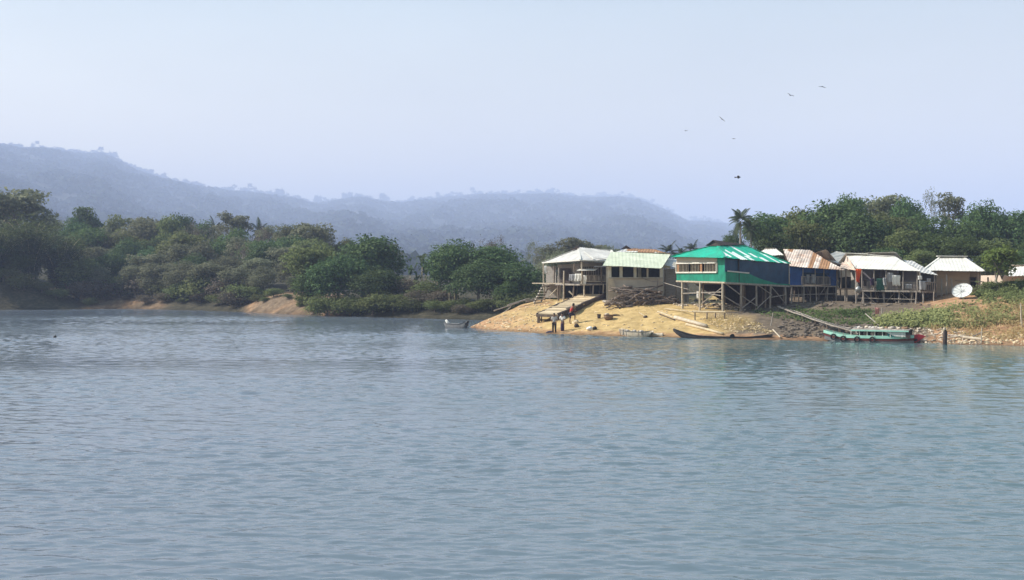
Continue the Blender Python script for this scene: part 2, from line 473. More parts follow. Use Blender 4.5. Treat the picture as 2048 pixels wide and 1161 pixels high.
def build_ground():
    us = np.concatenate([np.arange(-900, 900, 25), np.arange(900, 2110, 7.0), np.arange(2110, 3201, 30)])
    ys = np.concatenate([[20, 40, 60], np.arange(66, 126, .55), np.arange(126, 200, 1.2), np.arange(200, 346, 5)])
    V, C = [], []
    for u in us:
        p = prof(u)
        Y3 = [np.interp(ys + d, p[:, 0], p[:, 1]) for d in (-1, 0, 1)]
        Z = (Y3[0] + Y3[1] + Y3[2]) / 3
        for y, z in zip(ys, Z):
            x = (u - 1024) * y / F
            V.append((x, y, z + rough(x, y, z)))
            # soil kind: r = sand, g = red earth, b = forest floor
            n = mnoise.fractal(Vector((x * .25, y * .25, 1.7)), 1, 2, 4)
            n2 = mnoise.fractal(Vector((x * .7, y * .7, 5.7)), 1, 2, 4)
            pen = 1.0 if (y < 116 and u > 930) else 0.0
            sand = pen * max(0, min(1, (1480 + 60 * n - u) / 60))  # beyond the sand, darker mud that partly stands in for shade on the bank
            red = 0.0
            if u < 1110: red = max(red, pen * max(0, min(1, .3 + .8 * n + .5 * n2 + (1040 - u) / 170)))
            if u > 1820: red = max(red, pen * max(0, min(1, (u - 1820) / 60)) * max(0, min(1, .6 + 1.2 * n2)))
            if pen and z < .28: red = max(red, .75)
            if 1860 < u and y < 105: red = max(red, .85)
            forest = 0.0
            if not pen:
                forest = 1.0
                if 480 < u < 690 and y < 170:
                    red, forest = max(.2, min(.75, .5 + n + .5 * n2)), .25
                elif y < 190 and z < 1.6 and 165 < u < 340:
                    red, forest = max(0, min(1, .45 + n)), .45
            elif y > 112: forest = min(1, (y - 112) / 4)
            C.append((sand, red, forest, max(0, min(1, (.2 + .12 * n2 - z) / .14))))
    nu, ny = len(us), len(ys)
    Fc = [(i * ny + j, (i + 1) * ny + j, (i + 1) * ny + j + 1, i * ny + j + 1) for i in range(nu - 1) for j in range(ny - 1)]
    me = bpy.data.meshes.new('ground')
    me.from_pydata(V, [], Fc)
    at_ = me.color_attributes.new('soil', 'FLOAT_COLOR', 'POINT')
    at_.data.foreach_set('color', np.array(C, dtype=np.float32).ravel())
    me.polygons.foreach_set('use_smooth', [True] * len(me.polygons))
    m = bpy.data.materials.new('river bank soil')
    m.use_nodes = True
    t = m.node_tree
    L = t.links.new
    b = t.nodes['Principled BSDF']
    b.inputs['Roughness'].default_value = .95
    b.inputs['Specular IOR Level'].default_value = .1
    va = t.nodes.new('ShaderNodeVertexColor'); va.layer_name = 'soil'
    sp = t.nodes.new('ShaderNodeSeparateColor')
    L(va.outputs['Color'], sp.inputs[0])
    tc = t.nodes.new('ShaderNodeTexCoord')
    def nz(scale, detail=6):
        n = t.nodes.new('ShaderNodeTexNoise')
        n.inputs['Scale'].default_value = scale
        n.inputs['Detail'].default_value = detail
        n.inputs['Roughness'].default_value = .7
        L(tc.outputs['Object'], n.inputs['Vector'])
        return n.outputs['Fac']
    def ramp(fac, *cs):
        r = t.nodes.new('ShaderNodeValToRGB')
        e = r.color_ramp.elements
        e[0].position, e[0].color = .3, (*cs[0], 1)
        e[1].position, e[1].color = .7, (*cs[-1], 1)
        if len(cs) == 3:
            x = e.new(.5); x.color = (*cs[1], 1)
        L(fac, r.inputs['Fac'])
        return r.outputs['Color']
    def mix(f, a, c):
        x = t.nodes.new('ShaderNodeMix'); x.data_type = 'RGBA'
        L(f, x.inputs['Factor']); L(a, x.inputs['A']); L(c, x.inputs['B'])
        return x.outputs['Result']
    fine, big = nz(2.2), nz(.35)
    dry = ramp(fine, (.085, .068, .052), (.135, .105, .078), (.2, .155, .11))  # mud tone, darkened to carry part of the bank's shade
    sand = ramp(fine, (.33, .225, .095), (.44, .31, .14), (.53, .39, .19))
    red = ramp(fine, (.26, .135, .07), (.37, .215, .12), (.5, .33, .2))
    floor = ramp(fine, (.03, .028, .02), (.055, .05, .033), (.1, .085, .055))
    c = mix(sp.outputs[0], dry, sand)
    c = mix(sp.outputs[1], c, red)
    c = mix(sp.outputs[2], c, floor)
    trod = t.nodes.new('ShaderNodeMapRange')          # trodden and washed patches
    trod.inputs['From Min'].default_value = .42; trod.inputs['From Max'].default_value = .68
    trod.inputs['To Min'].default_value = 1.06; trod.inputs['To Max'].default_value = .7
    mid = nz(.8, 5)
    L(mid, trod.inputs['Value'])
    wet = t.nodes.new('ShaderNodeMapRange')
    wet.inputs['To Min'].default_value = 1.0; wet.inputs['To Max'].default_value = .5
    L(va.outputs['Alpha'], wet.inputs['Value'])
    mm = t.nodes.new('ShaderNodeMath'); mm.operation = 'MULTIPLY'
    L(trod.outputs[0], mm.inputs[0]); L(wet.outputs[0], mm.inputs[1])
    sc_ = t.nodes.new('ShaderNodeVectorMath'); sc_.operation = 'SCALE'
    L(c, sc_.inputs[0]); L(mm.outputs[0], sc_.inputs['Scale'])
    L(sc_.outputs[0], b.inputs['Base Color'])
    bp = t.nodes.new('ShaderNodeBump')
    bp.inputs['Strength'].default_value = .7
    bp.inputs['Distance'].default_value = .12
    L(fine, bp.inputs['Height'])
    L(bp.outputs[0], b.inputs['Normal'])
    me.materials.append(m)
    o = bpy.data.objects.new('ground', me)
    link(o)
    return tag(o, 'sandy peninsula and wooded river banks', 'ground', kind='structure')
build_ground()

# ---------------------------------------------------------------- water
WAVE = .14
def build_water():
    # wind waves as real geometry where they can be seen, a flat sheet just below them everywhere else
    rng = np.random.default_rng(21)
    ys = [13.0]
    while ys[-1] < 196: ys.append(ys[-1] + max(.045, min(.17, ys[-1] ** 2 / 9600)))
    ys = np.array(ys)
    us = np.concatenate([np.arange(-700, -220, 12), np.arange(-220, 2270, 3.0), np.arange(2270, 2751, 12)])
    Yg, Ug = np.meshgrid(ys, us, indexing='ij')
    Xg = (Ug - 1024) * Yg / F
    Z = np.zeros_like(Xg)
    dY = np.clip(Yg ** 2 / 9600, .045, .17)
    for lam in (.2, .26, .34, .44, .58, .78, 1.1, 1.7):
        w = np.clip((lam / dY - 2.0) / 1.0, 0, 1)
        for k in range(9):
            l = lam * rng.uniform(.85, 1.18)
            th = rng.normal() * .42 + .12            # crests run across the view
            kk = 2 * math.pi / l
            slope = WAVE * (1.0 if lam < .7 else (.7 if lam < 1 else .42)) / 3 / math.sqrt(8)
            ph = (Xg * math.sin(th) + Yg * math.cos(th)) * kk + rng.uniform(0, 6.28)
            Z += w * slope / kk * math.sqrt(2) * np.sin(ph + .35 * np.sin(ph * .13 + Xg * .21))
    gu = np.ones_like(Z)                              # gusts and calmer streaks
    for k in range(7):
        l = rng.uniform(9, 45); th = rng.normal() * .5
        gu += .16 * np.sin((Xg * math.sin(th) * .5 + Yg * math.cos(th)) * 2 * math.pi / l + rng.uniform(0, 6.28))
    Z = Z * np.clip(gu, .45, 1.6)
    ny, nu = Z.shape
    co = np.stack([Xg, Yg, Z], -1).reshape(-1, 3)
    co = np.concatenate([co, np.array([(-1400, -55, -.16), (1400, -55, -.16), (1400, 344, -.16), (-1400, 344, -.16)])])
    i0 = (np.arange(ny - 1)[:, None] * nu + np.arange(nu - 1)[None, :]).ravel()
    quad = np.concatenate([np.stack([i0, i0 + 1, i0 + nu + 1, i0 + nu], -1), np.array([[ny * nu, ny * nu + 1, ny * nu + 2, ny * nu + 3]])])
    me = bpy.data.meshes.new('water')
    me.vertices.add(len(co)); me.vertices.foreach_set('co', co.astype(np.float32).ravel())
    me.loops.add(quad.size); me.loops.foreach_set('vertex_index', quad.astype(np.int32).ravel())
    me.polygons.add(len(quad)); me.polygons.foreach_set('loop_start', np.arange(0, quad.size, 4, dtype=np.int32))
    me.polygons.foreach_set('use_smooth', np.ones(len(quad), dtype=bool))
    me.update(calc_edges=True)
    m = bpy.data.materials.new('river water')
    m.use_nodes = True
    t = m.node_tree
    L = t.links.new
    b = t.nodes['Principled BSDF']
    b.inputs['Roughness'].default_value = .1
    b.inputs['IOR'].default_value = 1.333
    tc = t.nodes.new('ShaderNodeTexCoord')
    def nz(scale, stretch, detail, dist=0.0, rgh=.55):
        mp = t.nodes.new('ShaderNodeMapping')
        mp.inputs['Scale'].default_value = stretch
        mp.inputs['Rotation'].default_value = (0, 0, random.uniform(-.15, .15))
        n = t.nodes.new('ShaderNodeTexNoise')
        n.inputs['Scale'].default_value = scale
        n.inputs['Detail'].default_value = detail
        n.inputs['Roughness'].default_value = rgh
        n.inputs['Distortion'].default_value = dist
        L(tc.outputs['Object'], mp.inputs['Vector']); L(mp.outputs[0], n.inputs['Vector'])
        return n.outputs['Fac']
    def math_(op, a, v):
        x = t.nodes.new('ShaderNodeMath'); x.operation = op
        L(a, x.inputs[0])
        if isinstance(v, (int, float)): x.inputs[1].default_value = v
        else: L(v, x.inputs[1])
        return x.outputs[0]
    rip = nz(5.6, (.5, 1, 1), 3, .5, .5)
    chop = nz(2.0, (.5, 1, 1), 2, .4)
    swell = nz(.3, (.4, 1, 1), 2)
    gust = nz(.035, (.45, 1, 1), 3)
    amp = t.nodes.new('ShaderNodeMapRange')
    amp.inputs['From Min'].default_value = .35; amp.inputs['From Max'].default_value = .65
    amp.inputs['To Min'].default_value = .3; amp.inputs['To Max'].default_value = 1.4
    L(gust, amp.inputs['Value'])
    h = math_('ADD', math_('MULTIPLY', rip, .3), math_('MULTIPLY', chop, .75))
    h = math_('MULTIPLY', h, amp.outputs[0])
    h = math_('ADD', h, math_('MULTIPLY', swell, .5))
    bp = t.nodes.new('ShaderNodeBump')
    bp.inputs['Strength'].default_value = 1.0
    bp.inputs['Distance'].default_value = .04
    L(h, bp.inputs['Height'])
    L(bp.outputs[0], b.inputs['Normal'])
    rm = t.nodes.new('ShaderNodeMapRange')
    rm.inputs['From Min'].default_value = .35; rm.inputs['From Max'].default_value = .65
    rm.inputs['To Min'].default_value = .08; rm.inputs['To Max'].default_value = .16
    L(gust, rm.inputs['Value']); L(rm.outputs[0], b.inputs['Roughness'])
    cr = t.nodes.new('ShaderNodeValToRGB')
    e = cr.color_ramp.elements
    e[0].position, e[0].color = .35, (.092, .114, .15, 1)
    e[1].position, e[1].color = .65, (.108, .132, .162, 1)
    L(gust, cr.inputs['Fac'])
    sx = t.nodes.new('ShaderNodeSeparateXYZ')          # greener, shallower water towards the village side
    L(tc.outputs['Object'], sx.inputs[0])
    gm = t.nodes.new('ShaderNodeMapRange')
    gm.inputs['From Min'].default_value = -8; gm.inputs['From Max'].default_value = 22
    L(sx.outputs['X'], gm.inputs['Value'])
    mx = t.nodes.new('ShaderNodeMix'); mx.data_type = 'RGBA'
    L(gm.outputs[0], mx.inputs['Factor']); L(cr.outputs['Color'], mx.inputs['A'])
    mx.inputs['B'].default_value = (.072, .126, .134, 1)
    L(mx.outputs['Result'], b.inputs['Base Color'])
    me.materials.append(m)
    o = bpy.data.objects.new('water', me)
    link(o)
    return tag(o, 'rippled blue green river water', 'water', kind='structure')
build_water()

# ---------------------------------------------------------------- far hills
RX = [-700, -300, 0, 40, 90, 150, 185, 205, 240, 270, 310, 350, 400, 450, 500, 560, 600, 625, 650, 690, 720, 770, 800, 880, 960, 1040, 1100, 1180, 1240, 1275, 1300, 1330, 1350, 1372, 1410, 1450, 1500, 1600, 1800, 2100, 2800, 3400]
RYP = [300, 292, 296, 303, 303, 312, 314, 312, 330, 346, 358, 369, 378, 386, 390, 397, 404, 412, 410, 403, 399, 408, 410, 401, 393, 393, 391, 399, 397, 401, 412, 424, 434, 445, 446, 450, 455, 462, 470, 478, 488, 500]
def ridge_y(u): return float(np.interp(u, [-700, 0, 600, 1400, 3400], [3900, 4000, 5000, 6300, 7400]))
def hill_pt(u, t):
    """t 0 at the foot, 1 on the ridge, 1.5 beyond it"""
    yr = ridge_y(u)
    zr = CAMH + (HZ - float(np.interp(u, RX, RYP))) * yr / F
    if t <= 1:
        y = 342 + (yr - 342) * t
        s = max(0, (t - .1) / .9)
        k = s * s * (3 - 2 * s) * .55 + s * .45
        z = 4 + (zr - 4) * k
        nn = mnoise.fractal(Vector((u * .006 * (1 + .3 * t), y * .002, 2.2)), 1, 2.1, 5)
        z += nn * 24 * math.sin(math.pi * min(1, s)) ** .8
        # never above the line of sight to the ridge
        cap = CAMH + (HZ - float(np.interp(u, RX, RYP)) - 14 * (1 - t)) * y / F
        if t < 1: z = min(z, cap)
    else:
        y = yr + (t - 1) * 1500
        z = zr * (1 - (t - 1) * 1.6)
    return Vector(((u - 1024) * y / F, y, z))
def build_hills():
    us = np.arange(-700, 3401, 14)
    ts = np.concatenate([np.linspace(0, 1, 46), [1.1, 1.3, 1.6]])
    V = [tuple(hill_pt(u, t)) for u in us for t in ts]
    n = len(ts)
    Fc = [(i * n + j, (i + 1) * n + j, (i + 1) * n + j + 1, i * n + j + 1) for i in range(len(us) - 1) for j in range(n - 1)]
    me = bpy.data.meshes.new('hills')
    me.from_pydata(V, [], Fc)
    me.polygons.foreach_set('use_smooth', [True] * len(me.polygons))
    me.materials.append(mat('hill slope', (.014, .018, .014), (.022, .026, .019), .012, bump=0, detail=8))
    o = link(bpy.data.objects.new('hills', me))
    tag(o, 'long forested ridge across the horizon', 'hills', kind='structure')
build_hills()

# ---------------------------------------------------------------- foliage
def quads(pos, nor, size, rng, aspect=.6, droop=None):
    """one leaf sized rhomb per position"""
    n = len(pos)
    nor = nor / (np.linalg.norm(nor, axis=1, keepdims=True) + 1e-9)
    r = rng.normal(size=(n, 3))
    if droop is not None: r = r * (1 - droop) + np.array([0, 0, -1.0]) * droop * 2
    a = r - nor * np.sum(r * nor, axis=1, keepdims=True)
    a /= (np.linalg.norm(a, axis=1, keepdims=True) + 1e-9)
    b = np.cross(nor, a)
    s = size * rng.uniform(.6, 1.35, size=(n, 1))
    k = .5 * s * aspect
    bend = nor * s * .14
    V = np.stack([pos - a * s * .5 - bend, pos + b * k - a * s * .06, pos + a * s * .5 - bend, pos - b * k - a * s * .06], axis=1)
    return V.reshape(-1, 3)

def quad_mesh(name, V, m):
    n = len(V) // 4
    me = bpy.data.meshes.new(name)
    me.vertices.add(len(V))
    me.vertices.foreach_set('co', np.asarray(V, dtype=np.float32).ravel())
    me.loops.add(n * 4)
    me.loops.foreach_set('vertex_index', np.arange(n * 4, dtype=np.int32))
    me.polygons.add(n)
    me.polygons.foreach_set('loop_start', np.arange(0, n * 4, 4, dtype=np.int32))
    me.update(calc_edges=True)
    me.materials.append(m)
    return me

def cloud(clumps, n, size, rng, aspect=.6, upb=.5, fill=.35, droop=None, gap=0.0):
    """leaf rhombs through the outer volume of many clumps: clumps = (centre, radii)"""
    C = np.array([c for c, r in clumps], dtype=float)
    R = np.array([r for c, r in clumps], dtype=float)
    w = (R[:, 0] * R[:, 2] + R[:, 0] * R[:, 1])
    k = rng.choice(len(C), size=n, p=w / w.sum())
    d = rng.normal(size=(n, 3))
    d[:, 2] = np.where((d[:, 2] < 0) & (rng.random(n) < upb), -d[:, 2], d[:, 2])
    d /= np.linalg.norm(d, axis=1, keepdims=True)
    rad = np.where(rng.random(n) < fill, rng.uniform(.35, .9, n), rng.uniform(.82, 1.08, n))
    # ragged rim: radius varies with direction inside each clump
    rag = 1 + .22 * np.sin(d[:, 0] * 5.1 + k * 1.7) * np.cos(d[:, 1] * 4.3 + k) + .14 * np.sin(d[:, 2] * 9 + k * 2.3)
    pos = C[k] + d * R[k] * (rad * rag)[:, None]
    nor = d * .8 + rng.normal(size=(n, 3)) * .55 + np.array([0, 0, .35])
    return quads(pos, nor, size, rng, aspect, droop)

def branches(mb, base, top, r, rng, tips, n=7, depth=1):
    """tapered trunk with limbs running to the clump centres"""
    base, top = Vector(base), Vector(top)
    mid = base.lerp(top, .5) + Vector((rng.normal() * .12, rng.normal() * .12, 0)) * (top - base).length * .3
    mb.tube([base, base.lerp(mid, .5), mid, top], [r * 1.25, r, r * .82, r * .5], 7)
    for c in tips:
        c = Vector(c)
        t = rng.uniform(.45, .98)
        s = base.lerp(top, t)
        if t < .5: s = base.lerp(mid, t * 2)
        m = s.lerp(c, .5) + Vector((0, 0, .25 * (c - s).length * .4))
        mb.tube([s, m, c], [r * .45, r * .28, r * .1], 5)

PROTO = {}
def proto(kind, leaves, V, mb, trunk_mat, lname='crown', tname='trunk'):
    me = quad_mesh(lname, V, leaves)
    tm = bpy.data.meshes.new(tname)
    tm.from_pydata(mb.V, [], mb.F)
    tm.materials.append(trunk_mat)
    tm.polygons.foreach_set('use_smooth', [True] * len(tm.polygons))
    H = float(V[:, 2].max())
    Wd = float(np.percentile(np.abs(V[:, 0]), 97)) * 2
    PROTO.setdefault(kind, []).append((me, tm, H, Wd, lname, tname))

def dome_tree(kind, seed, H, W, leaf, n, lm, low=.18, clump=.24, nc=18, flat=.8, fill=.35, bark='bark', aspect=.6, lean=0.0, squash=1.0, droop=None):
    rng = np.random.default_rng(seed)
    cl = []
    cz0, cz1 = H * low, H
    cz, rz, rx = (cz0 + cz1) / 2, (cz1 - cz0) / 2, W / 2
    for i in range(nc):
        d = rng.normal(size=3); d /= np.linalg.norm(d)
        if rng.random() < .3 and d[2] < 0: d[2] *= -1
        r = W * clump * rng.uniform(.7, 1.25)
        k = rng.uniform(.55, 1.0) * (1 - r / rx * .55)
        c = np.array([d[0] * rx * k, d[1] * rx * k, cz + d[2] * rz * k * .95])
        c[0] += lean * (c[2] - cz)
        cl.append((c, (r, r, r * flat)))
    cl.append((np.array([0, 0, cz]), (rx * .5, rx * .5, rz * .6)))
    V = cloud(cl, int(n * 1.15), leaf, rng, aspect, .45, fill, droop)
    V[:, 2] = np.maximum(V[:, 2], .05)
    mb = MB()
    branches(mb, (0, 0, -.4), (lean * .5, 0, H * .66), max(.1, W * .028), rng, [c for c, r in cl[:9]])
    proto(kind, LEAF[lm], V, mb, MT[bark])

for s in (1, 2, 3):
    dome_tree('mango', 10 + s, 8.6, 8.4, .34, 9000, 'mango', .1, .23, 24, .85, .4)
for s in (1, 2, 3):
    dome_tree('green', 20 + s, 8.5, 6.8, .32, 6000, 'green', .14, .22, 20, .75)
for s in (1, 2, 3):
    dome_tree('olive', 30 + s, 7.6, 6.6, .32, 5200, 'olive', .14, .2, 20, .7)
for s in (1, 2, 3):
    dome_tree('grey', 40 + s, 9.0, 6.0 + .5 * s, .33, 4600, 'grey', .1, .15 + .025 * s, 16 + 4 * s, .6 + .08 * s, .3, 'bark_pale')
for s in (1, 2):
    dome_tree('tall', 50 + s, 11, 4.2, .34, 3800, 'green', .22, .25, 16, .8)
for s in (1, 2):
    dome_tree('airy', 55 + s, 11, 6.5, .3, 2600, 'grey', .42, .15, 15, .55, .25, 'bark_pale')
for s in (1, 2, 3):
    dome_tree('shrub', 60 + s, 2.6, 4.2, .22, 2400, 'olive', .02, .26, 14, .6, .4)
for s in (1, 2):
    dome_tree('dryshrub', 70 + s, 2.4, 4.0, .2, 1900, 'dry', .02, .24, 14, .6, .4)
dome_tree('lime', 81, 4.6, 2.6, .26, 1500, 'lime', .3, .24, 14, .8, .3, 'bark_pale')

def bare_tree(seed, H, W, lm='dry', nleaf=900):
    rng = np.random.default_rng(seed)
    mb = MB()
    pts = []
    def grow(p, d, L, r, lev):
        q = p + d * L
        mid = p.lerp(q, .5) + Vector((rng.normal(), rng.normal(), 0)) * L * .06
        mb.tube([p, mid, q], [r, r * .8, r * .6], 5 if lev < 2 else 4)
        if lev >= 4:
            pts.append(q); return
        for _ in range(3 if lev < 3 else 2):
            nd = (d + Vector((rng.normal(), rng.normal(), rng.normal() * .5 + .25)) * .62).normalized()
            grow(q, nd, L * rng.uniform(.58, .8), r * .58, lev + 1)
    grow(Vector((0, 0, -.3)), Vector((0, 0, 1)), H * .36, W * .022, 0)
    A = np.array([tuple(p) for p in pts])
    sc = np.array([W / (np.ptp(A[:, 0]) + 1e-3), W / (np.ptp(A[:, 1]) + 1e-3), H / A[:, 2].max()])
    mb.V = [tuple(np.array(v) * sc) for v in mb.V]
    A = A * sc
    k = rng.integers(0, len(A), nleaf)
    pos = A[k] + rng.normal(size=(nleaf, 3)) * .28
    V = quads(pos, rng.normal(size=(nleaf, 3)), .2, rng)
    proto('bare', LEAF[lm], V, mb, MT['bark_pale'])
bare_tree(91, 8.5, 6.5)
bare_tree(92, 8.0, 5.5, 'grey', 1500)

def bamboo(seed):
    rng = np.random.default_rng(seed)
    mb = MB()
    pos, nor = [], []
    for i in range(34):
        a, h = rng.uniform(0, 6.28), rng.uniform(6, 10.5)
        out = rng.uniform(.8, 3.6)
        b = Vector((math.cos(a) * .6 * rng.random(), math.sin(a) * .6 * rng.random(), -.2))
        pts = []
        for k in range(8):
            t = k / 7
            pts.append(b + Vector((math.cos(a) * out * t ** 2.2, math.sin(a) * out * t ** 2.2, h * (t - .18 * t ** 3))))
        mb.tube(pts, [.05 * (1 - .8 * k / 7) for k in range(8)], 4)
        for k in range(230):
            t = rng.uniform(.2, 1.0)
            j = min(6, int(t * 7)); f = t * 7 - j
            c = pts[j].lerp(pts[j + 1], f)
            pos.append(tuple(c + Vector(rng.normal(size=3)) * (.32 + .25 * t)))
            nor.append((rng.normal() * .5, rng.normal() * .5, 1))
    V = quads(np.array(pos), np.array(nor), .42, rng, .34, .35)
    V[:, 2] = np.maximum(V[:, 2], .05)
    proto('bamboo', LEAF['bamboo'], V, mb, MT['bamboo'], 'crown', 'culms')
bamboo(101)

def palm(seed, H, lm='palm', nf=20, L=2.6):
    rng = np.random.default_rng(seed)
    mb = MB()
    pts = [Vector((.05 * math.sin(k), 0, H * k / 8 - .3 * (k == 0))) for k in range(9)]
    mb.tube(pts, [.2 - .011 * k for k in range(9)], 8)
    V = []
    for i in range(nf):
        a = i * 2.4 + rng.normal() * .2
        el = math.radians(75 - 110 * (i / nf) + rng.normal() * 8)
        l = L * rng.uniform(.85, 1.1)
        prev = None
        n = 16
        d0 = np.array([math.cos(a), math.sin(a), 0])
        side = np.array([-math.sin(a), math.cos(a), 0])
        for k in range(n):
            t = k / (n - 1)
            ang = el - 1.15 * t ** 1.5
            c0 = np.array(pts[-1]) if prev is None else prev + (d0 * math.cos(ang) + np.array([0, 0, math.sin(ang)])) * l / n
            if prev is not None and k > 2:
                w = .62 * math.sin(math.pi * min(1, .12 + t * .93)) ** .6 * l / 2.6
                for sgn in (-1, 1):
                    tip = c0 + side * sgn * w + np.array([0, 0, -.45 * w]) + d0 * math.cos(ang) * .3 * w
                    dw = (c0 - prev) * .5
                    V += [c0 - dw, c0 + dw, tip + dw * .25, tip - dw * .25]
            prev = c0
    V = np.array(V)
    proto('palm', LEAF[lm], V, mb, MT['bark_pale'], 'fronds', 'trunk')
palm(111, 7.6)
palm(112, 5.0, 'palm', 15, 2.4)

def banana(seed):
    rng = np.random.default_rng(seed)
    mb = MB()
    V = []
    for st in range(3):
        bx, by = rng.normal() * .5, rng.normal() * .5
        h = rng.uniform(1.4, 2.4)
        mb.tube([(bx, by, -.2), (bx, by, h * .5), (bx, by, h)], [.14, .11, .06], 7)
        for i in range(8):
            a = rng.uniform(0, 6.28)
            el = math.radians(rng.uniform(35, 85))
            l = rng.uniform(1.4, 2.1)
            d0 = np.array([math.cos(a), math.sin(a), 0]); sd_ = np.array([-math.sin(a), math.cos(a), 0])
            p = np.array([bx, by, h]); n = 7; prev = None
            for k in range(n):
                t = (k + 1) / n
                ang = el - 1.6 * t ** 1.4
                q = p + (d0 * math.cos(ang) + np.array([0, 0, math.sin(ang)])) * l / n
                w0 = .27 * math.sin(math.pi * min(1, k / n * .9 + .1)); w1 = .27 * math.sin(math.pi * min(.98, t * .9 + .1))
                V += [p - sd_ * w0, p + sd_ * w0, q + sd_ * w1, q - sd_ * w1]
                p = q
    proto('banana', LEAF['banana'], np.array(V), mb, MT['bamboo'], 'leaves', 'stem')
banana(121)
banana(122)

CNT = {}
def plant(name, kind, label, cat, px, ptop, Y, width=None, group=None, sink=0.15, base=None, variant=None):
    """stand a tree so that its top reaches photo row ptop and its crown spans width pixels"""
    g = base if base is not None else at(px, Y)
    top = CAMH - (ptop - HZ) * Y / F
    h = max(.8, top - g.z + sink)
    vs = PROTO[kind]
    k = CNT.get(kind, 0); CNT[kind] = k + 1
    me, tm, H, Wd, ln, tn = vs[(variant if variant is not None else k) % len(vs)]
    sz = h / H
    sx = sz if width is None else width * Y / F / Wd
    sx = min(sx, sz * 1.3)
    r = root(name, label, cat, (g.x, g.y, g.z - sink), group, random.uniform(0, 6.28))
    for nm, m in ((ln, me), (tn, tm)):
        o = bpy.data.objects.new(nm, m)
        o.parent = r
        o.scale = (sx, sx, sz)
        link(o)
    return r
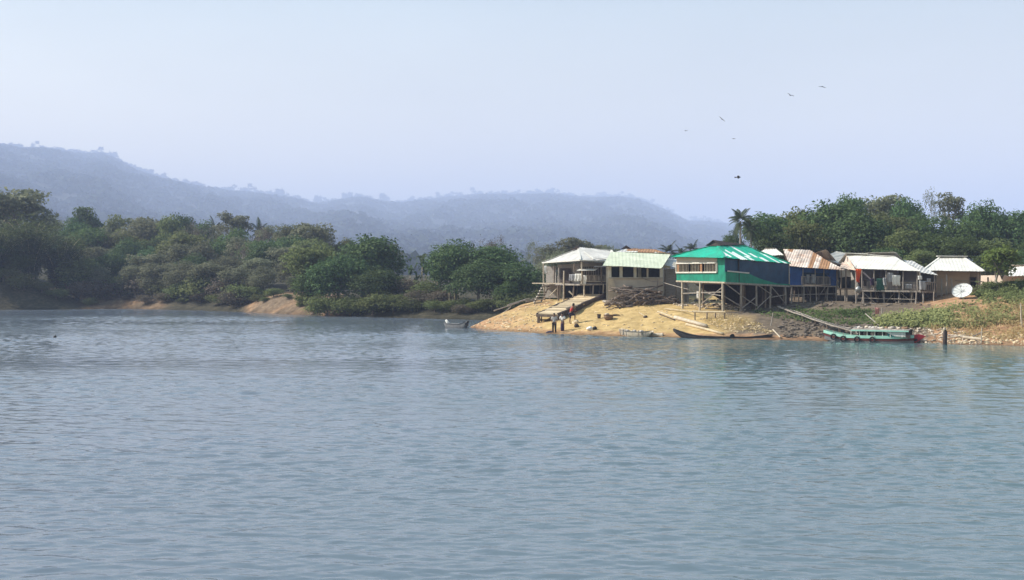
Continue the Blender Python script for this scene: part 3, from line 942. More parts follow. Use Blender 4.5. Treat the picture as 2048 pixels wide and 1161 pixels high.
# ---------------------------------------------------------------- far bank trees
def forest():
    # headland at the left edge
    plant('tree', 'grey', 'tall layered grey green tree highest of the headland at the left edge', 'tree', 26, 374, 196, 130)
    plant('tree', 'grey', 'grey green tree cut by the left edge, behind the tall headland tree', 'tree', -50, 372, 205, 170, variant=2)
    plant('bamboo', 'bamboo', 'drooping green bamboo clump on the dark headland at far left', 'bamboo', 62, 415, 184, 95)
    plant('bamboo', 'bamboo', 'yellow green bamboo clump to the right of the headland, lower than its neighbour', 'bamboo', 118, 452, 187, 110)
    plant('bamboo', 'bamboo', 'bamboo clump cut by the left edge of the view', 'bamboo', -6, 430, 181, 100)
    plant('tree', 'green', 'dark green tree low on the headland slope beneath the bamboo', 'tree', 35, 492, 182, 120)
    plant('tree', 'olive', 'olive tree low on the headland beside the yellow green bamboo', 'tree', 150, 510, 187, 95)
    plant('tree', 'green', 'dark tree at the left edge above the shaded bank', 'tree', -35, 480, 178, 150)
    gb = 'shaded shrubs on the dark headland bank'
    for px, pt, Y in ((8, 532, 178.5), (48, 545, 178), (84, 562, 179), (112, 575, 179), (-40, 520, 178)):
        plant('shrub', 'shrub', 'shaded shrub on the dark headland bank at the left', 'shrub', px, pt, Y, 70, gb)
    # skyline of the far wood, left to right
    sk = [('tree', 'grey', 'grey tree on the wood skyline just right of the headland', 100, 428, 236, 85),
          ('tree', 'tall', 'slim pointed tree rising above the wood skyline at left', 162, 408, 240, 46),
          ('tree', 'tall', 'short slim tree beside the pointed skyline tree', 196, 432, 240, 40),
          ('tree', 'olive', 'rounded skyline tree right of the slim pair', 240, 428, 238, 70),
          ('tree', 'grey', 'pale grey skyline tree left of the dark domed one', 300, 434, 242, 76),
          ('tree', 'mango', 'dark domed tree on the far wood skyline', 356, 424, 238, 72),
          ('tree', 'green', 'green skyline tree right of the dark dome', 405, 438, 236, 62),
          ('tree', 'airy', 'airy skyline tree beside the far palms', 468, 421, 226, 78),
          ('tree', 'airy', 'thin airy tree right of the far palms', 538, 450, 220, 60),
          ('tree', 'mango', 'dark tufted skyline tree above the light green bank tree', 585, 447, 214, 66),
          ('tree', 'grey', 'grey skyline tree left of the tall bank tree', 640, 462, 205, 70),
          ('tree', 'olive', 'low olive skyline tree behind the tall bank tree', 690, 474, 200, 60),
          ('tree', 'airy', 'hazy grey tree behind and right of the tall bank tree', 772, 486, 190, 60)]
    for n, k, l, px, pt, Y, w in sk:
        plant(n, k, l, 'tree', px, pt, Y, w)
    for px, pt, v, w in ((432, 430, 0, 38), (520, 432, 1, 40)):
        plant('palm_tree', 'palm', 'small far palm on the wood skyline ' + ('left' if v == 0 else 'right') + ' of the airy tree', 'palm', px, pt, 226, w, variant=1)
    # body of the wood in receding rows
    gw = 'trees of the far wood'
    rng = np.random.default_rng(5)
    names = {'bare': 'leafless grey brown tree in the body of the far wood', 'grey': 'pale grey green tree in the body of the far wood', 'olive': 'olive brown tree in the body of the far wood',
             'green': 'mid green tree in the body of the far wood', 'mango': 'dark rounded tree in the body of the far wood',
             'airy': 'thin pale tree in the body of the far wood'}
    rows = [(224, 444, 48), (213, 462, 50), (203, 484, 54), (194, 506, 56), (187, 527, 54)]
    for ri, (Y, pt, step) in enumerate(rows):
        px = 150 + (ri % 2) * 25
        while px < 650:
            yy = Y - max(0, px - 250) * .068
            k = rng.choice(['grey', 'olive', 'green', 'grey', 'grey', 'mango', 'airy', 'bare'])
            if k in ('airy', 'bare') and ri > 2: k = 'grey'
            top = pt + rng.normal() * 9 + max(0, px - 480) * .06
            if ri == 4 and 240 < px < 330: top += 12
            plant('bare_tree' if k == 'bare' else 'tree', k, names[k], 'tree', px + rng.normal() * 8, top, yy, (80 + rng.normal() * 12), gw)
            px += step
    # grey olive rounded tree standing out
    plant('tree', 'olive', 'broad rounded olive tree, lightest crown in the middle of the far wood', 'tree', 372, 462, 200, 105, variant=1)
    for px, w in ((165, 70), (205, 80), (245, 84), (285, 84), (328, 80), (372, 84), (412, 80), (452, 84), (492, 80)):
        plant('shrub', rng.choice(['shrub', 'shrub', 'dryshrub']), 'leafy undergrowth at the foot of the far wood', 'shrub', px + rng.normal() * 6, 556 + rng.normal() * 8, prof(px)[7, 0] + rng.uniform(6, 10), w, 'undergrowth at the foot of the far wood')
    # waterside shrubs
    gs = 'low shrubs along the far waterline'
    for px, w in ((182, 60), (215, 46), (252, 70), (290, 60), (330, 55), (365, 80), (400, 70), (436, 74), (470, 60)):
        y = prof(px)[7, 0] + rng.uniform(2.2, 4.5)
        k = rng.choice(['shrub', 'dryshrub', 'dryshrub'])
        plant('shrub', k, 'dry brown shrub along the far waterline' if k == 'dryshrub' else 'olive green shrub along the far waterline', 'shrub', px, 590 + rng.normal() * 6 - (12 if px > 340 else 0), y, w, gs)
    for px, pt, Y, w, l in ((515, 588, 163, 55, 'olive shrub left of the bare orange mound'), (548, 575, 160, 50, 'olive shrub on top of the bare orange mound'),
                            (612, 586, 150, 40, 'shrub at the right foot of the bare orange mound'), (475, 575, 168, 80, 'wide shrub behind and left of the orange mound'), (530, 606, 160, 26, 'small tuft on the left flank of the orange mound'), (575, 596, 156, 28, 'small tuft on the crest of the orange mound'), (600, 610, 151, 30, 'small tuft low on the right flank of the orange mound'), (632, 606, 146, 40, 'tuft at the waterline right of the orange mound')):
        plant('shrub', 'shrub', l, 'shrub', px, pt, Y, w)
    # the tall bank trees in the middle
    plant('tree', 'olive', 'broad light green bank tree right of the orange mound', 'tree', 628, 486, 150, 120, variant=0)
    plant('tree', 'mango', 'tallest dark bank tree in the middle of the far shore', 'tree', 730, 466, 149, 130, variant=0)
    plant('tree', 'mango', 'dark bank tree hanging over the water right of the light green one', 'tree', 678, 510, 144.5, 130, variant=1)
    plant('tree', 'mango', 'dark low bank tree at the right of the middle clump', 'tree', 756, 530, 141, 110, variant=2)
    plant('tree', 'green', 'green bank tree lowest beside the orange mound', 'tree', 622, 540, 148, 70)
    gk = 'shrubs hanging over the water below the middle clump'
    for px, pt, Y, w in ((655, 585, 142, 70), (700, 590, 141, 80), (745, 588, 139, 80), (786, 580, 138, 70)):
        plant('shrub', 'shrub', 'dark shrub hanging over the water below the middle clump', 'shrub', px, pt, Y, w, gk)
    plant('bare_tree', 'bare', 'hazy leafless tree left of the banana plants', 'tree', 795, 500, 168, 80)
    # bananas
    plant('banana_plant', 'banana', 'tallest banana plant left of the dark rounded trees', 'banana plant', 848, 508, 145, 50)
    plant('banana_plant', 'banana', 'smaller banana plant in front of the tall one', 'banana plant', 826, 528, 143, 42)
    plant('banana_plant', 'banana', 'banana plant touching the dark rounded tree', 'banana plant', 872, 528, 143, 40)
    plant('banana_plant', 'banana', 'lone banana plant above the dry brush slope', 'banana plant', 905, 562, 134.5, 48)
    gd = 'brush on the slope below the bananas'
    for px, pt, Y, w, k in ((815, 556, 141, 70, 'dryshrub'), (850, 560, 140, 80, 'shrub'), (842, 578, 137, 80, 'dryshrub'), (885, 580, 135.5, 70, 'dryshrub'),
                            (905, 598, 132.5, 60, 'shrub'), (925, 608, 131, 50, 'dryshrub'), (868, 598, 134, 70, 'shrub'), (820, 592, 136.5, 60, 'shrub'), (942, 618, 130.5, 36, 'dryshrub')):
        plant('shrub', k, 'dry brown brush on the slope below the bananas' if k == 'dryshrub' else 'olive brush on the slope below the bananas', 'shrub', px, pt, Y, w, gd)
    # dark rounded trees behind the sandy point
    plant('tree', 'mango', 'dark rounded tree left of the pair behind the sandy point', 'tree', 912, 474, 140, 118, variant=2)
    plant('tree', 'mango', 'dark rounded tree behind the left stilt house', 'tree', 1000, 486, 139, 120, variant=0)
    plant('tree', 'mango', 'dark low tree between the rounded pair and the sandy point', 'tree', 958, 518, 133, 120, variant=1)
    plant('tree', 'mango', 'dark low tree touching the stairs of the left stilt house', 'tree', 1040, 522, 132.5, 110, variant=2)
    plant('tree', 'green', 'dark green tree filling the gap left of the stairs', 'tree', 1012, 560, 130, 90)
    for px, pt, Y, w in ((955, 600, 130.5, 70), (985, 592, 130, 80), (1018, 585, 129.5, 80), (1050, 580, 129.5, 80), (1082, 575, 129.5, 70), (930, 596, 133, 60)):
        plant('shrub', 'shrub', 'dark shrub in the shade under the rounded trees behind the point', 'shrub', px, pt, Y, w, 'shrubs in the shade behind the point')
    plant('bare_tree', 'bare', 'brown leafless tree above the dark rounded pair', 'tree', 1004, 468, 160, 105, variant=0)
    plant('bare_tree', 'bare', 'greyish half bare tree left of the first tin roof', 'tree', 1066, 478, 158, 70, variant=1)
    for px, pt, Y, w, k, l in ((1098, 486, 170, 60, 'grey', 'grey tree just above the left tin roof'), (1150, 474, 176, 70, 'grey', 'tallest grey tree above the left stilt house'),
                               (1190, 484, 178, 60, 'airy', 'airy tree right of the tallest grey one'), (1222, 488, 174, 46, 'grey', 'small tree above the lichen grey roof'),
                               (1268, 497, 172, 50, 'olive', 'low tree hidden behind the rusty roof'), (1300, 492, 170, 46, 'bare', 'thin bare tree left of the village palms'),
                               (1120, 500, 150, 70, 'grey', 'grey tree close behind the left stilt house')):
        plant('bare_tree' if k == 'bare' else 'tree', k, l, 'tree', px, pt, Y, w)
    plant('palm_tree', 'palm', 'short palm behind the lichen grey roof', 'palm', 1338, 480, 150, 44, variant=1)
    plant('palm_tree', 'palm', 'short palm left of the green roof ridge', 'palm', 1385, 478, 150, 36, variant=1)
    plant('palm_tree', 'palm', 'lowest short palm between its two neighbours', 'palm', 1362, 488, 152, 36, variant=1)
    # village hill
    plant('palm_tree', 'palm', 'tall palm standing above the green roof', 'palm', 1481, 416, 122, 54, variant=0)
    plant('palm_tree', 'palm', 'second palm half hidden right of the tall one', 'palm', 1502, 436, 126, 42, variant=0)
    plant('tree', 'mango', 'small dark round tree left of the tall palm', 'tree', 1464, 458, 132, 52)
    H = [('green', 'leafy tree right of the tall palm', 1535, 424, 140, 100), ('olive', 'tree on the hill skyline left of the biggest mango', 1585, 412, 142, 90),
         ('mango', 'large domed mango on the hill above the rusty roof', 1648, 398, 134, 135), ('green', 'skyline tree behind the largest mango', 1705, 384, 150, 80),
         ('grey', 'pale skyline tree left of the bare pale one', 1770, 388, 152, 90), ('mango', 'dark skyline tree left of the bare pale one', 1818, 392, 148, 76),
         ('olive', 'dense hill tree below the pale skyline tree', 1760, 420, 138, 110), ('green', 'broad tree in the middle of the hill', 1840, 424, 138, 130),
         ('airy', 'leafy skyline tree beside the bare pale one', 1897, 384, 150, 66), ('mango', 'layered tall tree right of the pale ones', 1970, 396, 140, 86),
         ('green', 'hill tree below the layered tall one', 1935, 436, 136, 90), ('mango', 'dark tree at the upper right edge', 2052, 414, 138, 80),
         ('tall', 'slim tree left of the right edge tree', 2010, 428, 142, 44),
         ('mango', 'front mango with a dark right side above the striped roof', 1712, 420, 123, 128), ('olive', 'leafy tree front of the hill behind the white roof', 1610, 440, 124, 95),
         ('green', 'low leafy tree behind the green roof', 1545, 456, 122, 80), ('olive', 'sunlit thicket tree behind the long white roof', 1800, 455, 120, 100),
         ('green', 'thicket tree left of the hip roofed house', 1858, 462, 118, 100), ('green', 'thicket tree above the hip roofed house', 1920, 470, 116, 100),
         ('olive', 'thicket tree behind the small yellowish tree', 1990, 474, 115, 90), ('mango', 'dark thicket tree at the right edge', 2060, 480, 114, 100),
         ('mango', 'dark low tree between the white roofs', 1770, 492, 112, 76), ('olive', 'low tree behind the hip roof at its left', 1842, 498, 110, 70),
         ('green', 'low tree right of the hip roof', 1975, 504, 108, 70), ('green', 'low tree behind the far right roof', 2040, 500, 110, 80)]
    for i, (k, l, px, pt, Y, w) in enumerate(H):
        plant('tree', k, l, 'tree', px, pt, Y, w)
    plant('bare_tree', 'bare', 'bare pale tree standing up on the hill skyline', 'tree', 1868, 373, 150, 60, variant=1)
    # off to the right, half seen
    plant('tree', 'green', 'hill tree cut by the right edge', 'tree', 2110, 440, 132, 120)
    for px, pt, Y, w in ((2190, 452, 128, 120), (2270, 462, 124, 120), (2350, 450, 130, 130), (2440, 470, 122, 120), (2200, 520, 108, 100)):
        plant('tree', ['green', 'olive', 'mango'][px % 3], 'hill tree standing to the right of the village', 'tree', px, pt, Y, w, 'hill trees right of the village')
    # small trees near the houses
    plant('small_tree', 'lime', 'small yellowish tree beside the hip roofed house', 'tree', 2004, 488, 92.5, 62)
    gh = 'bushes around the right houses'
    for px, pt, Y, w in ((1985, 560, 93, 60), (2035, 556, 93, 60), (2015, 575, 91, 60), (2060, 560, 92, 70), (1975, 585, 91.5, 40)):
        plant('shrub', 'shrub', 'low bush below the small yellowish tree at the right', 'shrub', px, pt, Y, w, gh)
forest()

# far ridge trees and the wood on the hill faces
def ridge_wood():
    rng = np.random.default_rng(77)
    mb0 = None
    metas = []
    for s in range(4):
        r2 = np.random.default_rng(200 + s)
        cl = [(np.array([r2.normal() * 2.2, r2.normal() * 2.2, 5.5 + r2.normal() * 1.6]), (2.2, 2.2, 1.5)) for _ in range(6)]
        V = cloud(cl, 260, 1.7, r2)
        st = np.array([[-.25, 0, -2], [.25, 0, -2], [.15, 0, 5], [-.15, 0, 5], [0, -.25, -2], [0, .25, -2], [0, .15, 5], [0, -.15, 5]])
        metas.append(quad_mesh('ridge_tree', np.concatenate([V, st]), LEAF['hill']))
    xs = [5, 22, 38, 70, 110, 150, 188, 196, 206, 216, 226, 238, 250, 268, 284, 300, 316, 326, 338, 368, 384, 400, 412, 426, 446, 468, 498, 508, 520, 545, 560, 578, 588, 600, 640, 656, 668, 690, 702, 715, 728, 742, 765, 782, 800, 826, 850, 872, 892, 900, 922, 945, 962, 982, 1005, 1030, 1058, 1080, 1100, 1112, 1140, 1172, 1205, 1236, 1250, 1268, 1290, 1308, 1322, 1338, 1385, 1400, 1412, 1430]
    for i, u in enumerate(xs):
        p = hill_pt(u + rng.normal() * 3, 1.0)
        o = bpy.data.objects.new('ridge_tree', metas[i % 4])
        big = 1.1 if 180 < u < 215 else 1.0
        s = rng.uniform(.75, 1.25) * big * (p.y / 1200)
        o.location = (p.x, p.y, p.z - (5.2 if 180 < u < 215 else 3.4) * s)
        o.scale = (s * rng.uniform(.75, 1.15), s, s * rng.uniform(.9, 1.3))
        o.rotation_euler = (0, 0, rng.uniform(0, 6.28))
        link(o)
        tag(o, 'small hazy tree on the skyline of the far blue ridge', 'tree', 'trees along the far blue ridge')
    N = 8500
    C = []
    for _ in range(N):
        u = rng.uniform(-350, 1560)
        t = rng.uniform(.04, 1.0) ** .9
        p = hill_pt(u, min(1, t))
        C.append((p.x, p.y, p.z + 1.5))
    for _ in range(420):
        p = hill_pt(rng.uniform(-350, 1560), 1.0)
        C.append((p.x, p.y, p.z + rng.uniform(0, 12)))
    N = len(C)
    C = np.array(C)
    n = 24
    k = np.repeat(np.arange(N), n)
    d = rng.normal(size=(N * n, 3)); d[:, 2] = np.abs(d[:, 2]); d /= np.linalg.norm(d, axis=1, keepdims=True)
    r = rng.uniform(9, 19, N)[k][:, None]
    V = quads(C[k] + d * r * np.array([1, 1, .75]), d + rng.normal(size=d.shape) * .3, 10.0, rng, .8)
    o = link(bpy.data.objects.new('hill_forest', quad_mesh('hill_forest', V, LEAF['hill'])))
    tag(o, 'hazy forest covering the faces of the far ridge', 'forest', kind='stuff')
ridge_wood()

# haze in the whole valley
def haze():
    mb = MB()
    mb.box((0, 4110, 246), (22000, 8480, 500))
    m = bpy.data.materials.new('valley haze')
    m.use_nodes = True
    t = m.node_tree
    t.nodes.remove(t.nodes['Principled BSDF'])
    v = t.nodes.new('ShaderNodeVolumePrincipled')
    v.inputs['Color'].default_value = (.6, .7, 1.0, 1)
    v.inputs['Density'].default_value = .00036
    v.inputs['Anisotropy'].default_value = 0
    t.links.new(v.outputs[0], t.nodes['Material Output'].inputs['Volume'])
    o = mb.build('haze', m)
    tag(o, 'pale blue haze filling the valley', 'haze', kind='stuff')
haze()
# ---------------------------------------------------------------- building helpers
def lerp(a, b, t): return Vector(a).lerp(Vector(b), t)

def roof_plane(mb, poly, strip=.76, amp=.022, sub=6, th=.02, seed=0, matfn=None, rag=.06):
    """corrugated sheets laid side by side up a convex roof face; poly[0]-poly[1] is the eave"""
    rng = random.Random(seed)
    p = [Vector(q) for q in poly]
    ex = (p[1] - p[0]); L0 = ex.length; ex = ex / L0
    nrm = ex.cross(p[2] - p[0]).normalized()
    if nrm.z < 0: nrm = -nrm
    ey = nrm.cross(ex).normalized()
    if ey.dot(p[2] - p[0]) < 0: ey = -ey
    q2 = [((v - p[0]).dot(ex), (v - p[0]).dot(ey), (v - p[0]).dot(nrm)) for v in p]
    def span(a):
        ys = []
        for i in range(len(q2)):
            (x0, y0, _), (x1, y1, _) = q2[i], q2[(i + 1) % len(q2)]
            if (x0 - a) * (x1 - a) <= 0 and abs(x1 - x0) > 1e-6:
                t = (a - x0) / (x1 - x0)
                if -1e-6 <= t <= 1 + 1e-6: ys.append((y0 + (y1 - y0) * t))
        return (min(ys), max(ys)) if len(ys) >= 2 else None
    a0, a1 = min(v[0] for v in q2), max(v[0] for v in q2)
    ns = max(1, round((a1 - a0) / strip))
    for i in range(ns):
        s0, s1 = a0 + (a1 - a0) * i / ns, a0 + (a1 - a0) * (i + 1) / ns
        lift = rng.uniform(0, .02) + .012 * (i % 2)
        ext = rng.uniform(-rag, rag)
        cols = []
        for k in range(sub + 1):
            a = min(max(s0 + (s1 - s0 + .03) * k / sub, a0 + 1e-4), a1 - 1e-4)
            sp = span(a)
            if sp is None: sp = (0, 0)
            b0, b1 = sp
            if b1 - b0 > .5: b0 = b0 - max(0, ext)
            off = lift + amp * (1 if k % 2 else -1)
            cols.append([(p[0] + ex * a + ey * (b0 + (b1 - b0) * j / 4) + nrm * (off + rng.uniform(-.004, .004) - .015 * math.sin(math.pi * j / 4))) for j in range(5)])
        segs = 4
        for j in range(segs):
            mb.m = matfn(i, j, ns) if matfn else 0
            vs, fs = [], []
            for k in range(sub + 1):
                for jj in (j, j + 1):
                    vs.append(cols[k][jj]); vs.append(cols[k][jj] - nrm * th)
            for k in range(sub):
                b = k * 4; c = b + 4
                fs += [(b, c, c + 2, b + 2), (b + 1, b + 3, c + 3, c + 1)]
                if j == 0: fs.append((b, b + 1, c + 1, c))
            mb.add(vs, fs)
    mb.m = 0

def panel(mb, a, b, c, d, th=.05):
    """wall panel a-b along the bottom, d-c along the top"""
    return mb.slab([a, b, c, d], th)

def posts(name, pts, m, parent, r=.06, bend=.03):
    for (p, q) in pts:
        mb = MB(); mb.pole(p, q, r * random.uniform(.9, 1.2), r * .85, 6, bend)
        mb.build(name, m, parent)

def stilt(px, py_top, Y, parent, top_z, m='wood_grey', r=.07, name='stilt', lean=.06):
    x = (px - 1024) * Y / F
    mb = MB()
    g = gz(x, Y)
    mb.pole((x + random.uniform(-lean, lean), Y, g - .3), (x, Y, top_z), r * 1.05, r * .9, 6, .03)
    return mb.build(name, MT[m], parent)

def rail(mb, p, q, h, n, w=.03, top=.05):
    p, q = Vector(p), Vector(q)
    mb.beam(p + Vector((0, 0, h)), q + Vector((0, 0, h)), top, top)
    mb.beam(p + Vector((0, 0, .08)), q + Vector((0, 0, .08)), top * .8, top * .8)
    for i in range(n + 1):
        a = p.lerp(q, i / n)
        mb.beam(a + Vector((0, 0, .05)), a + Vector((0, 0, h * random.uniform(.95, 1.06))), w, w, up=(0, 1, 0))

def cloth(w, h, c, dirx, seed, n=7, fold=.07, taper=0.0):
    """hanging cloth, its top edge centred on c and running along dirx"""
    mb = MB()
    dirx = Vector(dirx).normalized()
    out = dirx.cross(Vector((0, 0, 1)))
    vs, fs = [], []
    rows = 6
    for s in (1, -1):
        for j in range(rows + 1):
            for i in range(n + 1):
                u, v = i / n - .5, j / rows
                f = math.sin(i * 1.9 + seed) * fold * (.25 + v)
                ww = w * (1 - taper * v)
                vs.append(Vector(c) + dirx * (u * ww + .05 * math.sin(v * 4 + seed) * v) + out * (f + s * .008) - Vector((0, 0, h * v * (1 - .06 * math.cos(i * 2.3 + seed)))))
    b = (rows + 1) * (n + 1)
    for j in range(rows):
        for i in range(n):
            a = j * (n + 1) + i
            fs.append((a, a + 1, a + n + 2, a + n + 1))
            fs.append((b + a, b + a + n + 1, b + a + n + 2, b + a + 1))
    for i in range(n):
        a = rows * (n + 1) + i
        fs.append((a, a + 1, b + a + 1, b + a))
        fs.append((i, b + i, b + i + 1, i + 1))
    for j in range(rows):
        a = j * (n + 1); c2 = a + n
        fs.append((a, a + n + 1, b + a + n + 1, b + a))
        fs.append((c2, b + c2, b + c2 + n + 1, c2 + n + 1))
    return mb.add(vs, fs)

# ---------------------------------------------------------------- green stilt house
def green_house():
    A, B, C = P(1341, 514, 96.5), P(1449, 516, 92), P(1582, 528, 98)
    D = A + (C - B)
    R1, R2 = P(1434, 490, 96.3), P(1490, 492.5, 98.6)
    base = Vector(((A.x + C.x) / 2, (A.y + C.y) / 2, 2.0)); base.z = gz(base.x, base.y)
    h = root('stilt_house', 'green roofed stilt house with white streaked tin and green tarpaulin walls', 'house', base)
    # roof
    rf = MB()
    prng = random.Random(3)
    patch = []
    for i in range(40):                    # where the paint has worn off, sheet by sheet
        a_, l_ = prng.choice([0, 0, 1, 1, 2]), prng.choice([0, 1, 2, 2, 3])
        patch.append([a_ <= j < a_ + (l_ if i % 3 else 0) for j in range(4)])
    def mf(i, j, ns):
        if i == ns - 1: return 0
        return 1 if patch[i][j] else 0
    roof_plane(rf, [B, C, R2, R1], .5, .016, 4, seed=5, matfn=mf)
    roof_plane(rf, [A, B, R1], .8, .014, 6, seed=6)
    roof_plane(rf, [C, D, R2], .8, .014, 6, seed=7)
    roof_plane(rf, [D, A, R1, R2], .8, .014, 6, seed=8)
    roof = rf.build('roof', [MT['tin_green'], MT['tin_greenwhite']], h)
    cap = MB()
    for p, q in ((B, R1), (R1, R2), (C, R2), (A, R1), (D, R2)):
        cap.beam(p + Vector((0, 0, .05)), q + Vector((0, 0, .05)), .2, .05)
    cap.build('ridge_cap', MT['tin_green'], roof)
    gv = MB()
    m_ = lerp(A, B, .5); n_ = (m_ - R1); n_.z = 0; n_.normalize()
    t_ = (B - A).normalized()
    apex = R1 + n_ * .05 + Vector((0, 0, .16))
    gv.slab([R1 + n_ * .5 - t_ * .75 + Vector((0, 0, -.1)), R1 + n_ * .5 + t_ * .75 + Vector((0, 0, -.1)), R1 + n_ * .45 + Vector((0, 0, .3))], .06)
    gv.slab([R1 + n_ * .6 - t_ * .8 + Vector((0, 0, -.08)), R1 + n_ * .6 + Vector((0, 0, .36)), R2 + Vector((0, 0, .1)), R1 - t_ * .7 + Vector((0, 0, -.05))], .03)
    gv.slab([R1 + n_ * .6 + t_ * .8 + Vector((0, 0, -.08)), R1 + n_ * .6 + Vector((0, 0, .36)), R2 + Vector((0, 0, .1)), R1 + t_ * .7 + Vector((0, 0, -.05))], .03)
    gv.build('gable_vent', MT['wood_dark'], roof)
    # walls: W = left corner, X = front corner, Y2 = right corner
    def inset(v, z): 
        c = (A + C) / 2
        d = Vector((c.x - v.x, c.y - v.y, 0)).normalized()
        q = v + d * (.5 if v is not C else .15); q.z = z
        return q
    w0, w1, w2, w3 = [inset(v, 0) for v in (A, B, C, D)]
    def Z(v, z): return Vector((v.x, v.y, z))
    fz = {0: 4.12, 1: 4.0, 2: 3.72, 3: 3.85}
    ez = {0: 5.95, 1: 5.8, 2: 5.48, 3: 5.7}
    fl = MB()
    fl.slab([Z(w0, fz[0]), Z(w1, fz[1]), Z(w2, fz[2]), Z(w3, fz[3])], .12, (0, 0, 1))
    fl.build('floor', MT['wood'], h)
    fb = MB()
    fb.beam(Z(w0, fz[0] - .03) , Z(w1, fz[1] - .03), .14, .12)
    fb.build('floor_beam', MT['wood_pale'], h, 'pale front floor beam')
    fb = MB(); fb.beam(Z(w1, fz[1] - .05), Z(w2, fz[2] - .05), .14, .14); fb.build('floor_beam', MT['wood_grey'], h)
    # window side
    n01 = (w1 - w0).cross(Vector((0, 0, 1))).normalized()
    if n01.dot(Vector((-1, -1, 0))) < 0: n01 = -n01
    k = .84     # the window wall ends before the wrapped corner
    wk = lerp(w0, w1, k)
    lo, hi = 4.78, 5.52
    mb = MB(); panel(mb, Z(w0, fz[0]), Z(w1, fz[1]), Z(w1, lo - .06), Z(w0, lo), .05)
    mb.build('tarpaulin', MT['tarp_green'], h, 'green tarpaulin below the windows')
    mb = MB(); panel(mb, Z(w0, hi), Z(wk, hi - .03), Z(wk, ez[1] + .1), Z(w0, ez[0] + .1), .05)
    mb.build('wall', MT['tan_wall'], h, 'pale strip of wall above the windows')
    mb = MB(); panel(mb, Z(wk, lo - .06), Z(w1, lo - .06), Z(w1, ez[1] + .05), Z(wk, ez[1] + .05), .05)
    mb.build('tarpaulin', MT['tarp_green'], h, 'green tarpaulin wrapped round the corner')
    for i in range(3):
        a, b = lerp(w0, wk, i / 3), lerp(w0, wk, (i + 1) / 3)
        mb = MB()
        for p, q in ((Z(a, lo), Z(b, lo)), (Z(a, hi), Z(b, hi)), (Z(a, lo), Z(a, hi)), (Z(b, lo), Z(b, hi))):
            mb.beam(p + n01 * .04, q + n01 * .04, .11, .11)
        wn = mb.build('window', MT['white_paint'], h)
        bars = MB()
        for j in range(1, 9):
            if (i, j) in ((1, 8), (0, 1)): continue
            p = lerp(a, b, j / 9)
            bars.beam(Z(p, lo), Z(p, hi), .045, .045, up=(1, 0, 0))
        bars.build('bars', MT['wood_pale'], wn)
        if i < 2:
            sh = MB()
            c_ = lerp(a, b, .86 if i == 1 else .12)
            sh.beam(Z(c_, lo + .03) + n01 * .02, Z(c_, hi - .03) + n01 * .02, .25, .03, up=n01)
            sh.build('shutter', MT['tin_rust_deep'], wn)
    mb = MB()
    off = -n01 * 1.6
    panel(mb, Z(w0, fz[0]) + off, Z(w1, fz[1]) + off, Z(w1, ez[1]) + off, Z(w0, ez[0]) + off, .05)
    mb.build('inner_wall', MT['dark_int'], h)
    # tarpaulin side
    mb = MB()
    N = 14
    top, bot = [], []
    for i in range(N + 1):
        t = i / N
        q = lerp(w1, w2, t)
        zt = fz[1] + (fz[2] - fz[1]) * t
        e = ez[1] + (ez[2] - ez[1]) * t
        cut = .82 if t < .32 else max(.12, .82 - (t - .32) * 1.6 + .06 * math.sin(t * 9))
        bot.append((Z(q, zt), Z(q, zt + cut), Z(q, e)))
    n12 = (w2 - w1).cross(Vector((0, 0, 1))).normalized()
    if n12.y > 0: n12 = -n12
    for i in range(N):
        mb.slab([bot[i][0] + n12 * .06, bot[i + 1][0] + n12 * .06, bot[i + 1][1] + n12 * .06, bot[i][1] + n12 * .06], .04)
    mb.build('tarpaulin', MT['tarp_green'], h, 'green tarpaulin along the shaded long side')
    mb = MB()
    for i in range(N):
        s0, s1 = .05 * math.sin(i * 1.7), .05 * math.sin((i + 1) * 1.7)
        mb.slab([bot[i][1] - Vector((0, 0, .1)) + n12 * s0 * .3, bot[i + 1][1] - Vector((0, 0, .1)) + n12 * s1 * .3, bot[i + 1][2] + n12 * s1, bot[i][2] + n12 * s0], .04)
    mb.build('tarpaulin', MT['tarp_navy'], h, 'dark navy tarpaulin along the shaded long side')
    mb = MB()
    mb.beam(Z(lerp(w1, w2, .02), 4.86) + n12 * .12, Z(lerp(w1, w2, .34), 4.72) + n12 * .12, .07, .09)
    mb.build('rail', MT['tin'], h)
    for (a, b, za, zb) in ((w2, w3, 2, 3), (w3, w0, 3, 0)):
        mb = MB(); panel(mb, Z(a, fz[za]), Z(b, fz[zb]), Z(b, ez[zb]), Z(a, ez[za]), .05)
        mb.build('wall', MT['bamboo_wall'], h)
    mb = MB(); panel(mb, Z(w3, 2.0), Z(w2, 1.9), Z(w2, 3.75), Z(w3, 3.85), .05); mb.build('screen', MT['wood_dark'], h, 'dark screen added to deepen the shade under the rear of the floor')  # dark sheet added so the space under the floor reads as deep shade
    mb = MB(); panel(mb, Z(lerp(w0, w3, .9), 2.0), Z(w3, 2.0), Z(w3, 3.85), Z(lerp(w0, w3, .3), 3.85), .05); mb.build('screen', MT['wood_dark'], h)  # second added sheet for the same under-floor shade
    # stilts and braces
    sp = []
    for t in (.12, .5, .95):
        sp.append((lerp(w0, w1, t), fz[0] + (fz[1] - fz[0]) * t, 'wood_pale'))
    for t in (.24, .47, .7, .93):
        sp.append((lerp(w1, w2, t), fz[1] + (fz[2] - fz[1]) * t, 'wood_grey'))
    for s in (.35, .7, 1.0):
        for t in (.1, .5, .9):
            q = lerp(lerp(w0, w1, t), lerp(w3, w2, t), s)
            sp.append((q, 3.9, 'wood'))
    tops = []
